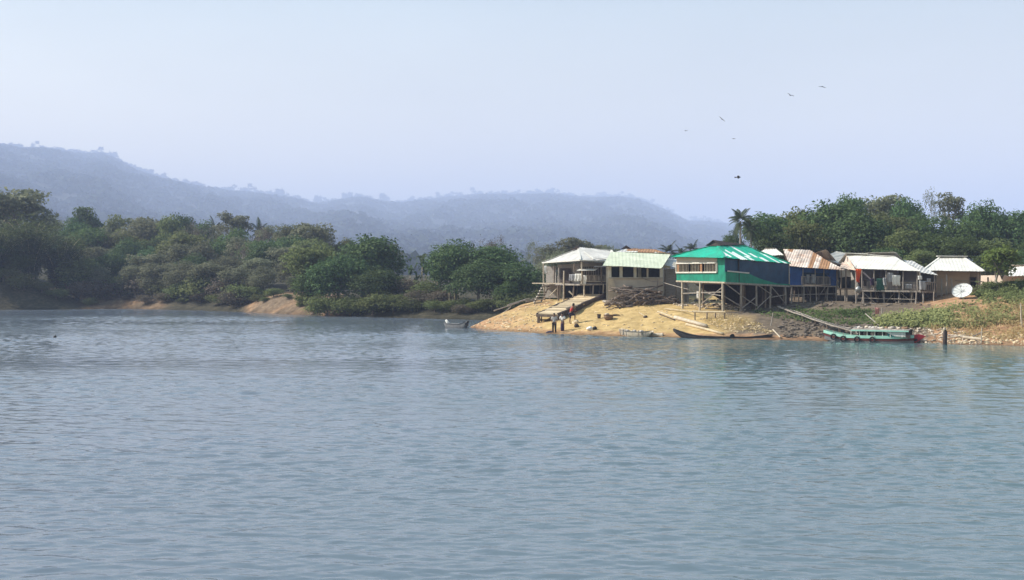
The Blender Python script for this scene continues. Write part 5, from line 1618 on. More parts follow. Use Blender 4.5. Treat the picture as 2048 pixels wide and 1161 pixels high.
# ---------------------------------------------------------------- left stilt house
def left_house():
    A, B, C = P(1084, 526, 110.5), P(1160, 521, 106), P(1236, 523.5, 108)
    R1, R2 = P(1157, 498, 110.5), P(1222, 501.5, 111.5)
    D, E = P(1104, 526, 117), P(1232, 524, 117)
    b = Vector(((A.x + C.x) / 2, 110, 0)); b.z = gz(b.x, b.y)
    h = root('stilt_house', 'open sided grey stilt house with white ridge caps at the left end of the village', 'house', b)
    rf = MB()
    roof_plane(rf, [A, B, R1], .7, .016, 6, seed=81)
    roof_plane(rf, [B, C, R2, R1], .7, .016, 6, seed=82)
    roof_plane(rf, [D, A, R1], .7, .016, 6, seed=83)
    roof_plane(rf, [E, D, R1, R2], .7, .016, 6, seed=84)
    roof_plane(rf, [C, E, R2], .7, .016, 6, seed=85)
    roof = rf.build('roof', MT['tin'], h)
    cap = MB()
    up = Vector((0, -.03, .06))
    v = lerp(B, C, .36) + up
    for p, q in ((A, R1), (B, R1), (R1, R2), (C, R2)): cap.beam(p + up, q + up, .2, .04)
    cap.beam(lerp(R1, R2, .03) + up, v + Vector((0, .0, .1)), .16, .04)
    cap.beam(v + Vector((0, 0, .1)), lerp(C, R2, .35) + up, .16, .04)
    cap.beam(A + Vector((0, -.06, 0)), B + Vector((0, -.06, 0)), .06, .09); cap.beam(B + Vector((0, -.06, 0)), C + Vector((0, -.06, 0)), .06, .09)
    cap.build('ridge_cap', MT['tin_white'], roof)
    gv = MB(); c = R1 + Vector((-.15, -.25, .02)); gv.slab([c + Vector((-.6, .25, -.12)), c + Vector((.35, -.15, -.08)), c + Vector((.05, 0, .26))], .12); gv.build('gable_vent', MT['wood_dark'], roof)
    def Q(px, py, Y): return P(px, py, Y)
    # deck
    mb = MB(); mb.slab([Q(1086, 567.5, 110.3), Q(1160, 568.5, 106.4), Q(1219, 567.5, 107.6), Q(1219, 566.8, 115), Q(1096, 566.8, 115.5)], .14, (0, 0, 1)); mb.build('floor', MT['wood_grey'], h)
    mb = MB(); mb.beam(Q(1065, 567, 110.4), Q(1125, 567.5, 108.3), .12, .1); mb.build('floor_beam', MT['wood_pale'], h)
    mb = MB(); mb.beam(Q(1085, 569, 110.2), Q(1160, 570, 106.3), .1, .12); mb.beam(Q(1160, 570, 106.3), Q(1220, 569, 107.5), .1, .12); mb.build('floor_beam', MT['wood_grey'], h)
    # walls set back
    mb = MB(); panel(mb, Q(1115, 567, 110.8), Q(1160, 567, 108.8), Q(1160, 527, 108.8), Q(1115, 530, 110.8), .05); mb.build('wall', MT['bamboo_wall'], h)
    mb = MB(); panel(mb, Q(1120, 566, 110.2), Q(1140, 566.5, 109.3), Q(1140, 537, 109.3), Q(1120, 537, 110.2), .05); mb.build('door', MT['wood_dark'], h)
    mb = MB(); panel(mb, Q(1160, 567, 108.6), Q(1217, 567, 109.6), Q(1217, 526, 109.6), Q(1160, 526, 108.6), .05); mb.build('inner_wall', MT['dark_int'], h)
    mb = MB(); panel(mb, Q(1160, 534, 107.6), Q(1217, 533, 108.6), Q(1217, 526, 108.6), Q(1160, 525, 107.6), .05); mb.build('wall', MT['bamboo_wall'], h, 'strip of wall under the eave')
    mb = MB(); panel(mb, Q(1092, 566, 113), Q(1112, 566, 112.3), Q(1112, 533, 112.3), Q(1092, 533, 113), .04); mb.build('wall', MT['bamboo_wall'], h)
    bars = MB()
    for i in range(15):
        px = 1166 + i * 3.5; Y = 107.1 + i * .06
        bars.beam(Q(px, 552, Y), Q(px, 534, Y), .04, .04, up=(0, 1, 0))
    bars.beam(Q(1164, 551, 107), Q(1218, 551, 108), .06, .06)
    bars.build('window_bars', MT['wood_grey'], h)
    bal = MB()
    for i in range(13):
        px = 1166 + i * 4; Y = 106.75 + i * .075
        bal.beam(Q(px, 565, Y), Q(px + random.uniform(-.6, .6), 551.5 + random.uniform(-1, 1), Y), .14, .03, up=(0, 1, 0))
    bal.build('balustrade', MT['wood_grey'], h)
    mb = MB(); mb.beam(Q(1164, 564, 106.65), Q(1219, 564, 107.7), .05, .07); mb.build('rail', MT['wood_pale'], h)
    aw = MB(); aw.slab([Q(1153, 541.5, 105.6), Q(1190, 541, 106.2), Q(1196, 537.5, 107.3), Q(1160, 538, 107)], .03); aw.build('awning', MT['tin_white'], h)
    aw = MB(); aw.slab([Q(1188, 534, 106.6), Q(1218, 533.5, 107.2), Q(1218, 531.5, 107.9), Q(1190, 532, 107.6)], .03); aw.build('awning', MT['tin'], h)
    for px, pt, pb, Y, m in ((1087, 527, 569, 110.1, 'wood_pale'), (1163, 524, 569, 106.2, 'wood_pale'), (1108, 533, 568, 109.2, 'wood'), (1149, 527, 545, 107, 'wood'), (1118, 536, 568, 108.6, 'wood_grey'), (1203, 526, 568, 107.3, 'wood'), (1216, 526, 569, 107.5, 'wood')):
        mb = MB(); mb.pole(Q(px + random.uniform(-.5, .5), pb, Y), Q(px, pt, Y), .07, .06, 6, .03); mb.build('post', MT[m], h)
    for px, Y, pt, m in ((1087.5, 110.2, 569, 'wood_pale'), (1128, 107.8, 542, 'wood_pale'), (1168, 106.3, 569, 'wood_pale'), (1187, 106.8, 569, 'wood_grey'), (1207, 107.2, 569, 'wood_pale'), (1116, 108.6, 569, 'wood'), (1148, 107.2, 569, 'wood'),
                         (1100, 113, 569, 'wood'), (1130, 112, 569, 'wood'), (1155, 111.5, 569, 'wood'), (1180, 111, 569, 'wood'), (1200, 111.5, 569, 'wood'), (1213, 112, 569, 'wood')):
        stilt(px, 0, Y, h, CAMH - (pt - HZ) * Y / F, m, .075, lean=.12)
    mb = MB(); mb.pole(Q(1116, 575, 109), Q(1098, 594, 109.4), .05, .045, 5, .02); mb.build('brace', MT['wood_pale'], h)
    mb = MB(); mb.pole(Q(1090, 572, 110), Q(1118, 585, 109), .04, .04, 5, .02); mb.build('brace', MT['wood'], h)
    mb = MB(); mb.pole(Q(1138, 583, 107.6), Q(1148, 592, 107.4), .08, .06, 6, .05); mb.build('brace', MT['wood_pale'], h)
    # wattle screen under the floor
    mb = MB(); panel(mb, Q(1090, 596, 110.9), Q(1122, 596, 110), Q(1122, 571, 110), Q(1090, 571, 110.9), .05); mb.build('screen', MT['bamboo_wall'], h)
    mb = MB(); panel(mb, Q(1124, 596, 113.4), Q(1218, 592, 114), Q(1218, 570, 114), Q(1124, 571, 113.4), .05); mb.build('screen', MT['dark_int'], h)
    # stairs
    s0, s1 = Q(1094, 569, 110.0), Q(1074, 596, 108.6)
    s1.z = gz(s1.x, s1.y) - .05
    st = MB(); wv = Vector((.28, .12, 0))
    st.beam(s0 + wv, s1 + wv, .05, .14); st.beam(s0 - wv, s1 - wv, .05, .14)
    sr = st.build('stairs', MT['wood'], h)
    for i in range(7):
        p = lerp(s0, s1, (i + .4) / 7)
        tb = MB(); tb.beam(p - wv * 1.3, p + wv * 1.3, .26, .05); tb.build('tread', MT['white_paint'], sr)
    for px, w, hh, mm, Y, py, lab in ((1091, .28, .75, 'cloth_white', 110, 532, 'white cloth hanging by the left corner post'), (1146, .7, .62, 'cloth_grey', 106.7, 549, 'left pale grey cloth on the left stilt house railing'),
                                      (1157, .62, .66, 'cloth_white', 106.3, 548, 'white sheet on the left stilt house railing'), (1170, .3, .85, 'cloth_white', 106.3, 551, 'narrow white cloth right of the corner post')):
        c = Q(px, py, Y)
        solo(cloth(w, hh, c, (1, -.4, 0), px), 'laundry', MT[mm], lab, 'laundry', c, None, True)
left_house()
# ---------------------------------------------------------------- landing ramp
def ramp():
    FL, FR = P(1075, 627, 98), P(1113, 629, 97.4)
    BL, BR = P(1160, 588.5, 108), P(1206, 589.5, 107)
    b = (FL + FR) / 2; b.z = gz(b.x, b.y)
    r = root('landing_ramp', 'plank ramp of logs climbing the sandy slope to the village', 'ramp', b)
    mb = MB()
    n = 26
    for i in range(n):
        t0, t1 = i / n, (i + .9) / n
        dz = Vector((0, 0, random.uniform(-.03, .03)))
        a, c = lerp(FL, BL, t0), lerp(FR, BR, t0)
        a2, c2 = lerp(FL, BL, t1), lerp(FR, BR, t1)
        e = (c - a).normalized()
        j0, j1 = random.uniform(-.12, .1), random.uniform(-.05, .22)
        mb.slab([a + dz + e * j0, c + dz + e * j1, c2 + dz + e * j1, a2 + dz + e * j0], .09, (0, 0, 1))
    mb.build('deck', MT['wood_pale2'], r)
    for p, q, w, hh in ((FR + Vector((.12, 0, -.16)), BR + Vector((.12, 0, -.14)), .18, .46), (FL + Vector((-.02, 0, -.14)), BL + Vector((0, 0, -.14)), .16, .3)):
        mb = MB()
        for i in range(8):
            mb.beam(lerp(p, q, i / 8), lerp(p, q, (i + 1.04) / 8) + Vector((0, 0, random.uniform(-.03, .03))), w, hh * random.uniform(.85, 1.1))
        mb.build('side_beam', MT['wood_dark'], r)
    mb = MB(); mb.beam(FL + Vector((-.1, -.1, -.16)), FR + Vector((.15, -.1, -.16)), .14, .2); mb.build('front_beam', MT['wood'], r)
    mb = MB(); mb.beam(P(1080, 640.5, 98.1), P(1112, 640, 97.8), .14, .12); mb.build('front_beam', MT['wood_dark'], r, 'low dark cross beam')
    for px, Y, w in ((1077.5, 98, .24), (1083, 98.3, .1), (1106, 97.7, .12), (1100, 100, .12), (1125, 101, .12)):
        x = (px - 1024) * Y / F
        zt = lerp(FL, BL, max(0, (Y - 98) / 10)).z - .12
        mb = MB(); mb.beam((x, Y, gz(x, Y) - .2), (x, Y, zt), w, w, up=(0, 1, 0)); mb.build('support', MT['wood'], r)
    a = P(1133, 617, 98.5); c = P(1155, 612, 101)
    o = MB(); o.pole(a, c, .07, .06, 6, .03)
    solo(o, 'plank', MT['wood_grey'], 'loose grey log propped against the right side of the ramp', 'log', a)
MT['wood_pale2'] = mat('sun bleached planks', (.56, .45, .3), (.4, .3, .19), 4, stretch=(.4, 1, 1), island=.25)
ramp()

# ---------------------------------------------------------------- people
def skin_mesh(name, nodes, edges, m, parent, subd=2, rootv=0, label=None):
    """grow one continuous surface over a skeleton of (point, radius x, radius y)"""
    me = bpy.data.meshes.new(name)
    me.from_pydata([tuple(n[0]) for n in nodes], edges, [])
    o = bpy.data.objects.new(name, me); link(o)
    md = o.modifiers.new('skin', 'SKIN')
    md.use_smooth_shade = True
    for i, n in enumerate(nodes):
        me.skin_vertices[0].data[i].radius = (n[1], n[2] if len(n) > 2 else n[1])
    me.skin_vertices[0].data[rootv].use_root = True
    s = o.modifiers.new('subd', 'SUBSURF'); s.levels = subd; s.render_levels = subd
    bpy.context.view_layer.update()
    dg = bpy.context.evaluated_depsgraph_get()
    m2 = bpy.data.meshes.new_from_object(o.evaluated_get(dg))
    bpy.data.objects.remove(o); bpy.data.meshes.remove(me)
    m2.name = name
    m2.materials.clear(); m2.materials.append(m)
    o = bpy.data.objects.new(name, m2); link(o)
    if parent is not None: o.parent = parent
    if label: o['label'] = label
    return o

def person(label, pos, heading, J, top, bottom, skirt=False, sleeve=True):
    """J: joints in the body's own frame (x right, y forward, z up)"""
    r = root('person', label, 'person', pos, None, heading)
    D = dict(pel=(0, 0, .88), sp=(0, 0, 1.06), ch=(0, 0, 1.24), nk=(0, .01, 1.40), hd=(0, .03, 1.49), ht=(0, .02, 1.58))
    for s, sg in (('L', -1), ('R', 1)):
        D['sh' + s] = (sg * .17, 0, 1.34); D['el' + s] = (sg * .23, -.02, 1.08); D['wr' + s] = (sg * .23, .08, .86)
        D['hp' + s] = (sg * .09, 0, .84); D['kn' + s] = (sg * .1, .02, .45); D['an' + s] = (sg * .1, -.01, .08); D['to' + s] = (sg * .11, .14, .035)
    D.update(J)
    V = {k: Vector(v) for k, v in D.items()}
    N, E, ix = [], [], {}
    def nd(k, p, rx, ry=None):
        ix[k] = len(N); N.append((Vector(p), rx, ry or rx)); return ix[k]
    def ed(a, b): E.append((ix[a], ix[b]))
    nd('pel', V['pel'], .13, .1); nd('sp', V['sp'], .115, .085); nd('ch', V['ch'], .145, .095); nd('nk', V['nk'], .05)
    nd('hd', V['hd'], .078, .088); nd('ht', V['ht'], .07, .08)
    ed('pel', 'sp'); ed('sp', 'ch'); ed('ch', 'nk'); ed('nk', 'hd'); ed('hd', 'ht')
    fwd = Vector((0, 1, 0))
    nd('no', V['hd'] + Vector((0, .115, -.005)), .012); ed('hd', 'no')
    for s, sg in (('L', -1), ('R', 1)):
        nd('ear' + s, V['hd'] + Vector((sg * .098, -.005, .0)), .012, .02); ed('hd', 'ear' + s)
        nd('sh' + s, V['sh' + s], .058); nd('el' + s, V['el' + s], .04); nd('wr' + s, V['wr' + s], .027)
        d = (V['wr' + s] - V['el' + s]).normalized()
        pm = V['wr' + s] + d * .07
        nd('pm' + s, pm, .036, .018)
        ed('ch', 'sh' + s); ed('sh' + s, 'el' + s); ed('el' + s, 'wr' + s); ed('wr' + s, 'pm' + s)
        side = d.cross(Vector((sg, .2, .1))).normalized()
        curl = side.cross(d).normalized()
        for f, (o_, l) in enumerate(((-.027, .062), (-.009, .074), (.009, .07), (.026, .052))):
            q = pm + side * o_ + d * .035
            nd(f'f{f}{s}', q + d * l * .5, .009); nd(f'g{f}{s}', q + d * l * .9 + curl * .022, .008)
            ed('pm' + s, f'f{f}{s}'); ed(f'f{f}{s}', f'g{f}{s}')
        nd('th' + s, pm + side * -.05 - d * .015 + curl * .015, .010); nd('ti' + s, pm + side * -.062 + d * .03 + curl * .02, .009)
        ed('pm' + s, 'th' + s); ed('th' + s, 'ti' + s)
        nd('hp' + s, V['hp' + s], .088); nd('kn' + s, V['kn' + s], .058); nd('an' + s, V['an' + s], .036); nd('to' + s, V['to' + s], .035, .022)
        ca = V['kn' + s].lerp(V['an' + s], .35) + Vector((0, -.02, 0)); nd('ca' + s, ca, .055)
        ed('pel', 'hp' + s); ed('hp' + s, 'kn' + s); ed('kn' + s, 'ca' + s); ed('ca' + s, 'an' + s); ed('an' + s, 'to' + s)
    skin_mesh('body', N, E, MT['skin'], r)
    # clothes follow the same joints, a finger wider
    N, E, ix = [], [], {}
    nd('sp', V['sp'].lerp(V['pel'], .75), .137, .112); nd('sp2', V['sp'], .13, .1); nd('ch', V['ch'], .158, .112); nd('nk', V['nk'] + (V['ch'] - V['nk']) * .3, .075)
    ed('sp', 'sp2'); ed('sp2', 'ch'); ed('ch', 'nk')
    for s in 'LR':
        nd('sh' + s, V['sh' + s], .074); ed('ch', 'sh' + s)
        if sleeve:
            nd('el' + s, V['sh' + s].lerp(V['el' + s], .8), .056); ed('sh' + s, 'el' + s)
    skin_mesh('shirt', N, E, MT[top], r)
    N, E, ix = [], [], {}
    nd('pel', V['pel'] + Vector((0, 0, .03)), .145, .115)
    if skirt:
        kn = (V['knL'] + V['knR']) / 2; an = (V['anL'] + V['anR']) / 2
        nd('k', V['pel'].lerp(kn, .55), .165, .13); nd('h', kn.lerp(an, .1), .17, .13); nd('a', kn.lerp(an, .72), .165, .125)
        ed('pel', 'k'); ed('k', 'h'); ed('h', 'a')
    else:
        for s in 'LR':
            nd('hp' + s, V['hp' + s], .104); nd('kn' + s, V['hp' + s].lerp(V['kn' + s], .98), .078); ed('pel', 'hp' + s); ed('hp' + s, 'kn' + s)
            if skirt is None:
                nd('an' + s, V['kn' + s].lerp(V['an' + s], .8), .06); ed('kn' + s, 'an' + s)
    skin_mesh('skirt' if skirt else ('trousers' if skirt is None else 'shorts'), N, E, MT[bottom], r)
    hb = MB()
    hb.blob(V['ht'] + Vector((0, -.018, .015)), (.093, .104, .085), 3, .1, 12, 8)
    hb.blob(V['hd'] + Vector((0, -.055, .02)), (.085, .06, .09), 5, .1, 10, 6)
    up = Vector(pos)
    hb2 = MB(); hb2.V = [tuple(Vector(v) + up) for v in hb.V]; hb2.F = hb.F; hb2.M = hb.M
    hb2.build('hair', MT['hair'], r, smooth=True)
    for sg in (-1, 1):
        eb = MB(); eb.blob(V['hd'] + up + Vector((sg * .032, .088, .028)), .012, 1, 0, 8, 6); eb.build('eye', MT['eye'], r, smooth=True)
    return r

def people():
    def w(px, Y, z=None):
        x = (px - 1024) * Y / F
        return Vector((x, Y, gz(x, Y) if z is None else z))
    person('person standing at the waterline in a grey shirt and dark trousers, leftmost of the three', w(1108.5, 93.2, -.06), math.radians(168), dict(elL=(-.24, .02, 1.08), wrL=(-.2, .17, .98), elR=(.23, .03, 1.08), wrR=(.16, .2, 1.0), anL=(-.13, -.02, .08), toL=(-.15, .13, .035)), 'cloth_pale', 'cloth_brown', None)
    person('person in a white top and dark violet wrap skirt standing between the other two', w(1125, 93.6, -.02), math.radians(150), dict(hd=(0, .06, 1.47), ht=(0, .07, 1.56), elL=(-.25, .05, 1.1), wrL=(-.1, .22, 1.08), elR=(.25, .05, 1.1), wrR=(.1, .24, 1.12)), 'cloth_white', 'cloth_purple', True)
    # leaning person, one knee lifted onto a washing stone
    person('person in a red shirt and dark shorts leaning forward with one knee raised', w(1141, 95.2), math.radians(-70), dict(pel=(0, 0, .9), sp=(0, .05, 1.08), ch=(0, .12, 1.26), nk=(0, .2, 1.41), hd=(0, .26, 1.48), ht=(0, .28, 1.57), shL=(-.17, .15, 1.36), shR=(.17, .15, 1.36), elL=(-.22, .3, 1.16), wrL=(-.17, .42, .98), elR=(.22, .3, 1.16), wrR=(.17, .44, 1.0),
           knR=(.1, .36, .72), anR=(.1, .34, .32), toR=(.11, .49, .27)), 'cloth_red', 'cloth_navy', False, False)
    c = w(1149, 95.1)
    mb = MB(); mb.blob(c + Vector((.12, .05, .08)), (.3, .25, .2), 8, .35); solo(mb, 'washing_stone', MT['stone'], 'stone under the raised foot of the person in red', 'stone', c)
people()

# ---------------------------------------------------------------- things on the sand
def sand_things():
    def basket(px, py, rw, h, label, name='basket', m='basket', cat='basket'):
        c = G(px, py)
        r = root(name, label, cat, c)
        mb = MB()
        n = 14
        prof_ = [(.0, .02), (.8, .02), (.95, h * .5), (1.0, h), (.93, h), (.87, h * .5), (.7, .06), (0, .06)]
        vs, fs = [], []
        for a, z in prof_:
            for i in range(n):
                t = 2 * math.pi * i / n
                vs.append(c + Vector((math.cos(t) * a * rw, math.sin(t) * a * rw, z - .02)))
        for j in range(len(prof_) - 1):
            for i in range(n):
                fs.append((j * n + i, j * n + (i + 1) % n, (j + 1) * n + (i + 1) % n, (j + 1) * n + i))
        mb.add(vs, fs); mb.build('bowl', MT[m], r, smooth=True)
        mb = MB()
        mb.tube([c + Vector((math.cos(2 * math.pi * i / 16) * rw, math.sin(2 * math.pi * i / 16) * rw, h - .02)) for i in range(17)], .03, 5, False)
        mb.build('rim', MT[m], r)
        return c, r
    c, r = basket(1217, 641, .38, .38, 'wide brown cane basket heaped with pale goods on the sand')
    mb = MB()
    for i in range(5): mb.blob(c + Vector((random.uniform(-.16, .16), random.uniform(-.16, .16), .4)), (.15, .15, .1), i, .3, 8, 5)
    solo(mb, 'goods', MT['wood_pale'], 'pale goods heaped in the wide cane basket', 'goods', c + Vector((0, 0, .36)), None, True)
    basket(1198, 638, .15, .33, 'small dark bucket left of the wide cane basket', 'bucket', 'wood_dark', 'bucket')
    c = G(1231, 632); mb = MB(); mb.blob(c, (.4, .2, .1), 3, .3); solo(mb, 'cloth_heap', MT['cloth_brown'], 'flat dark cloth heap behind the wide basket', 'cloth', c, None, True)
    c = G(1182, 661); mb = MB(); mb.blob(c + Vector((-.1, 0, .1)), (.26, .2, .17), 5, .4); solo(mb, 'sack', MT['cloth_white'], 'white sack near the waterline right of the people', 'sack', c, None, True)
    c = G(1187, 661); mb = MB(); mb.blob(c + Vector((.1, -.1, .1)), (.17, .16, .16), 6, .2); solo(mb, 'pot', MT['black'], 'dark pot leaning on the white sack', 'pot', c, None, True)
    c = G(1153, 656); mb = MB(); mb.blob(c + Vector((0, 0, .12)), (.2, .18, .18), 9, .3); solo(mb, 'bundle', MT['cloth_brown'], 'dark round bundle at the feet of the person in red', 'bundle', c, None, True)
    c = P(1100, 666.5, 93.8); c.z = .02; mb = MB(); mb.blob(c, (.35, .2, .16), 11, .4); solo(mb, 'wet_cloth', MT['cloth_navy'], 'dark wet cloth heap left of the three people', 'cloth', c, None, True)
    c = P(1143, 667, 93.6); c.z = .03
    mb = MB(); mb.box(c, (.85, .4, .1), .1); mb.box(c + Vector((-.25, 0, -.18)), (.1, .3, .3)); mb.box(c + Vector((.25, 0, -.18)), (.1, .3, .3))
    solo(mb, 'washing_board', MT['wood_grey'], 'low wooden washing board at the water edge', 'board', c)
    c = G(1291, 636); mb = MB(); mb.blob(c + Vector((0, 0, .05)), (.16, .14, .13), 2, .4); solo(mb, 'stump', MT['wood_dark'], 'small dark stump alone in the middle of the sand', 'stump', c, None, True)
    a, b = G(1279, 628), G(1289, 635)
    mb = MB(); mb.pole(a + Vector((0, 0, .06)), b + Vector((0, 0, .06)), .05, .04); solo(mb, 'stick', MT['bamboo'], 'short pale stick beside the small dark stump', 'stick', a)
    # long bamboo poles lying on the slope
    for p, q, rr, m, lab in (((1316, 626), (1354, 640), .085, 'bamboo', 'upper long bamboo pole lying on the sand slope'), ((1320, 631), (1350, 642), .05, 'wood_dark', 'thin dark pole under the upper bamboo pole'),
                             ((1350, 640), (1413, 657), .15, 'wood_pale', 'thick pale log on the slope, the middle one of the row'), ((1373, 652), (1446, 671), .11, 'bamboo', 'lowest pale pole sliding down behind the dark canoe')):
        a, b = G(*p), G(*q)
        mb = MB(); mb.pole(a + Vector((0, 0, rr * .9)), b + Vector((0, 0, rr * .9)), rr, rr * .9, 8, .03); solo(mb, 'log', MT[m], lab, 'log', a, None, True)
    # bench on posts
    a, b = P(1386, 624, 91.6), P(1451, 625, 90.2)
    a2, b2 = P(1344, 625, 94), a
    m_ = (a + b) / 2; m_.z = gz(m_.x, m_.y)
    r = root('drying_rack', 'low pole rack on short legs below the green house', 'rack', m_)
    mb = MB(); mb.pole(a, b, .07, .06, 6, .04); mb.pole(a + Vector((0, .3, .03)), b + Vector((0, .3, .02)), .06, .05, 6, .04); mb.build('top_pole', MT['bamboo'], r)
    for px, Y in ((1390, 91.5), (1414, 91), (1449, 90.3), (1431, 90.9)):
        x = (px - 1024) * Y / F
        mb = MB(); mb.pole((x, Y, gz(x, Y) - .15), (x, Y, 1.75), .055, .05, 6, .03); mb.build('leg', MT['wood'], r)
    a, b = G(1330, 621), P(1387, 624, 92.4)
    mb = MB(); mb.pole(a + Vector((0, 0, .1)), b, .05, .04, 6, .04); solo(mb, 'pole', MT['bamboo'], 'long bamboo pole running into the left end of the low rack', 'pole', a)
    # clothes line post
    a = G(1312, 606, 99); t = P(1316, 557, a.y)
    r = root('washing_line', 'pole with a slack line running to the green house stilts', 'washing line', a)
    mb = MB(); mb.pole(a - Vector((0, 0, .2)), t, .06, .05, 6, .04); mb.build('pole', MT['wood_grey'], r)
    e = P(1442, 592, 92.1); s = P(1283, 555, 101.5)
    mb = MB(); mid = P(1318, 563, a.y - .1)
    mb.tube([lerp(s, mid, i / 6) - Vector((0, 0, .15 * math.sin(math.pi * i / 6))) for i in range(7)] + [lerp(mid, e, i / 10) - Vector((0, 0, .1 * math.sin(math.pi * i / 10))) for i in range(1, 11)], .028, 5)
    mb.build('line', MT['wood_grey'], r)
    c = lerp(mid, e, .66) - Vector((0, 0, .1)); solo(cloth(.3, .55, c, (1, -.6, 0), 3), 'laundry', MT['cloth_white'], 'white cloth hanging on the line in front of the green house stilts', 'laundry', c, None, True)
    # stakes
    for (px, py, top, lean, lab) in ((1541, 652, 626, 5, 'leaning stake at the shaded waterline right of the dark canoe'), (1764, 636, 616, 0, 'short stake above the vegetable bed')):
        a = G(px, py); b = P(px + lean, top, a.y)
        mb = MB(); mb.pole(a - Vector((0, 0, .2)), b, .05, .04, 6, .02); solo(mb, 'stake', MT['wood_grey'], lab, 'stake', a)
    # firewood heap against the concrete house: every branch by itself
    protos = []
    for k in range(6):
        mb = MB()
        L = (1.1, 1.5, 1.9, 1.3, 2.3, 1.7)[k]; rr = (.07, .055, .08, .1, .06, .05)[k]
        pts = [Vector((-L / 2 + L * i / 5, random.uniform(-.07, .07) * L * .5, random.uniform(-.06, .06) * L * .5)) for i in range(6)]
        mb.tube(pts, [rr * (1.1 - .12 * i) for i in range(6)], 6)
        if k % 2: mb.tube([pts[3], pts[3] + Vector((.25, .1, .22)), pts[3] + Vector((.4, .12, .42))], [rr * .5, rr * .4, rr * .25], 5)
        me = bpy.data.meshes.new('branch'); me.from_pydata(mb.V, [], mb.F); me.materials.append(MT['firewood'])
        me.polygons.foreach_set('use_smooth', [True] * len(me.polygons)); protos.append(me)
    rng = random.Random(9)
    for i in range(128):
        px = rng.uniform(1232, 1338)
        lay = rng.random() ** 1.2
        hmax = 1.5 if 1240 < px < 1322 else .6
        Y = rng.uniform(99.4, 101.1)
        x = (px - 1024) * Y / F
        o = bpy.data.objects.new('branch', protos[i % 6]); link(o)
        o.location = (x, Y, gz(x, Y) + .06 + lay * hmax * (1 - .35 * (101.2 - Y) / 1.8))
        o.rotation_euler = (rng.uniform(0, 6.28), rng.gauss(0, .22), rng.gauss(0, .45) + (math.pi if rng.random() < .5 else 0))
        s = rng.uniform(.75, 1.25); o.scale = (s, s, s)
        tag(o, 'dark dry branch in the firewood heap against the concrete house', 'branch', 'branches of the firewood heap')
    for (p, q, rr, lab) in (((1207, 606), (1222, 611), .12, 'pale short log left of the firewood heap'), ((1276, 602), (1307, 604), .08, 'long pale branch lying along the foot of the firewood heap'), ((1213, 600), (1236, 607), .09, 'second pale log left of the firewood heap')):
        a, b = G(*p, 94), G(*q, 94)
        mb = MB(); mb.pole(a + Vector((0, -.3, rr)), b + Vector((0, -.3, rr + .1)), rr, rr * .8, 7, .05); solo(mb, 'log', MT['wood_grey'], lab, 'log', a, None, True)
    # drift branches along the left crest
    gd = 'drift branches along the crest of the point'
    for i, (p, q) in enumerate((((988, 617), (1012, 614)), ((1005, 616), (1040, 604)), ((1015, 611), (1046, 602)), ((1030, 606), (1068, 599)), ((1040, 603), (1060, 597)), ((1052, 604), (1090, 599)), ((1062, 600), (1078, 594)), ((1000, 622), (1022, 612)))):
        a = P(*p, 106.2 + i * .45); b = P(*q, 107 + i * .5)
        a.z = max(gz(a.x, a.y) + .08, min(a.z, gz(a.x, a.y) + .5)); b.z = max(gz(b.x, b.y) + .1, min(b.z, gz(b.x, b.y) + .7))
        mb = MB(); mb.pole(a, b, .06, .04, 6, .12); solo(mb, 'branch', MT['wood_grey'], 'grey drift branch along the crest left of the ramp', 'branch', a, gd)
    # log jam on the right shore and post
    a = P(1890, 690, 77.2); a.z = -.05
    r = root('mooring_post', 'thick dark brown mooring post at the waterline right of the passenger boat', 'post', a)
    mb = MB(); x = a.x; pts = [(x, 77.2, -.4), (x, 77.2, .3), (x + .02, 77.2, .8), (x - .05, 77.2, 1.08)]
    mb.tube(pts, [.14, .135, .125, .06], 8); mb.build('shaft', MT['wood_dark'], r, smooth=True)
    mb = MB(); mb.blob((x - .05, 77.18, .97), (.1, .1, .13), 4, .4, 8, 6); mb.build('bare_top', MT['wood_pale'], r)
    for (p, q, rr, lab, m) in (((1888, 682), (1930, 677), .055, 'pale pole lying right of the mooring post', 'wood_pale'), ((1926, 679), (1963, 685), .09, 'thick pale log between the poles on the right shore', 'wood_pale'),
                               ((1896, 674), (1926, 680), .045, 'thin pole crossing behind the mooring post', 'wood_grey'), ((1961, 672), (1984, 667), .035, 'thin branch sticking out from the upright stick', 'wood_grey'),
                               ((1944, 676), (1962, 670), .04, 'thin branch left of the upright stick', 'wood_grey')):
        a, b = G(*p), G(*q)
        mb = MB(); mb.pole(a + Vector((0, -.05, rr + .05)), b + Vector((0, -.05, rr + .12)), rr, rr * .8, 6, .05); solo(mb, 'driftwood', MT[m], lab, 'driftwood', a)
    a = G(1962, 688); b = P(1964, 656, a.y)
    mb = MB(); mb.pole(a - Vector((0, 0, .2)), b, .045, .035, 6, .04); solo(mb, 'upright_stick', MT['wood_pale'], 'upright pale stick at the right waterline', 'stick', a)
    a = G(2044, 655); b = P(2041, 607, a.y)
    mb = MB(); mb.pole(a - Vector((0, 0, .2)), b, .06, .05, 6, .06); solo(mb, 'fence_post', MT['wood_pale'], 'tall thin post near the right edge above the vegetable bed', 'post', a)
    a = G(1990, 560, 88); b = G(2046, 566, 88)
    mb = MB(); mb.pole(a + Vector((0, 0, .3)), b + Vector((0, 0, .3)), .04, .04, 6, .05); solo(mb, 'rail_pole', MT['bamboo'], 'thin pole lying across the bushes at the right', 'pole', a)
sand_things()

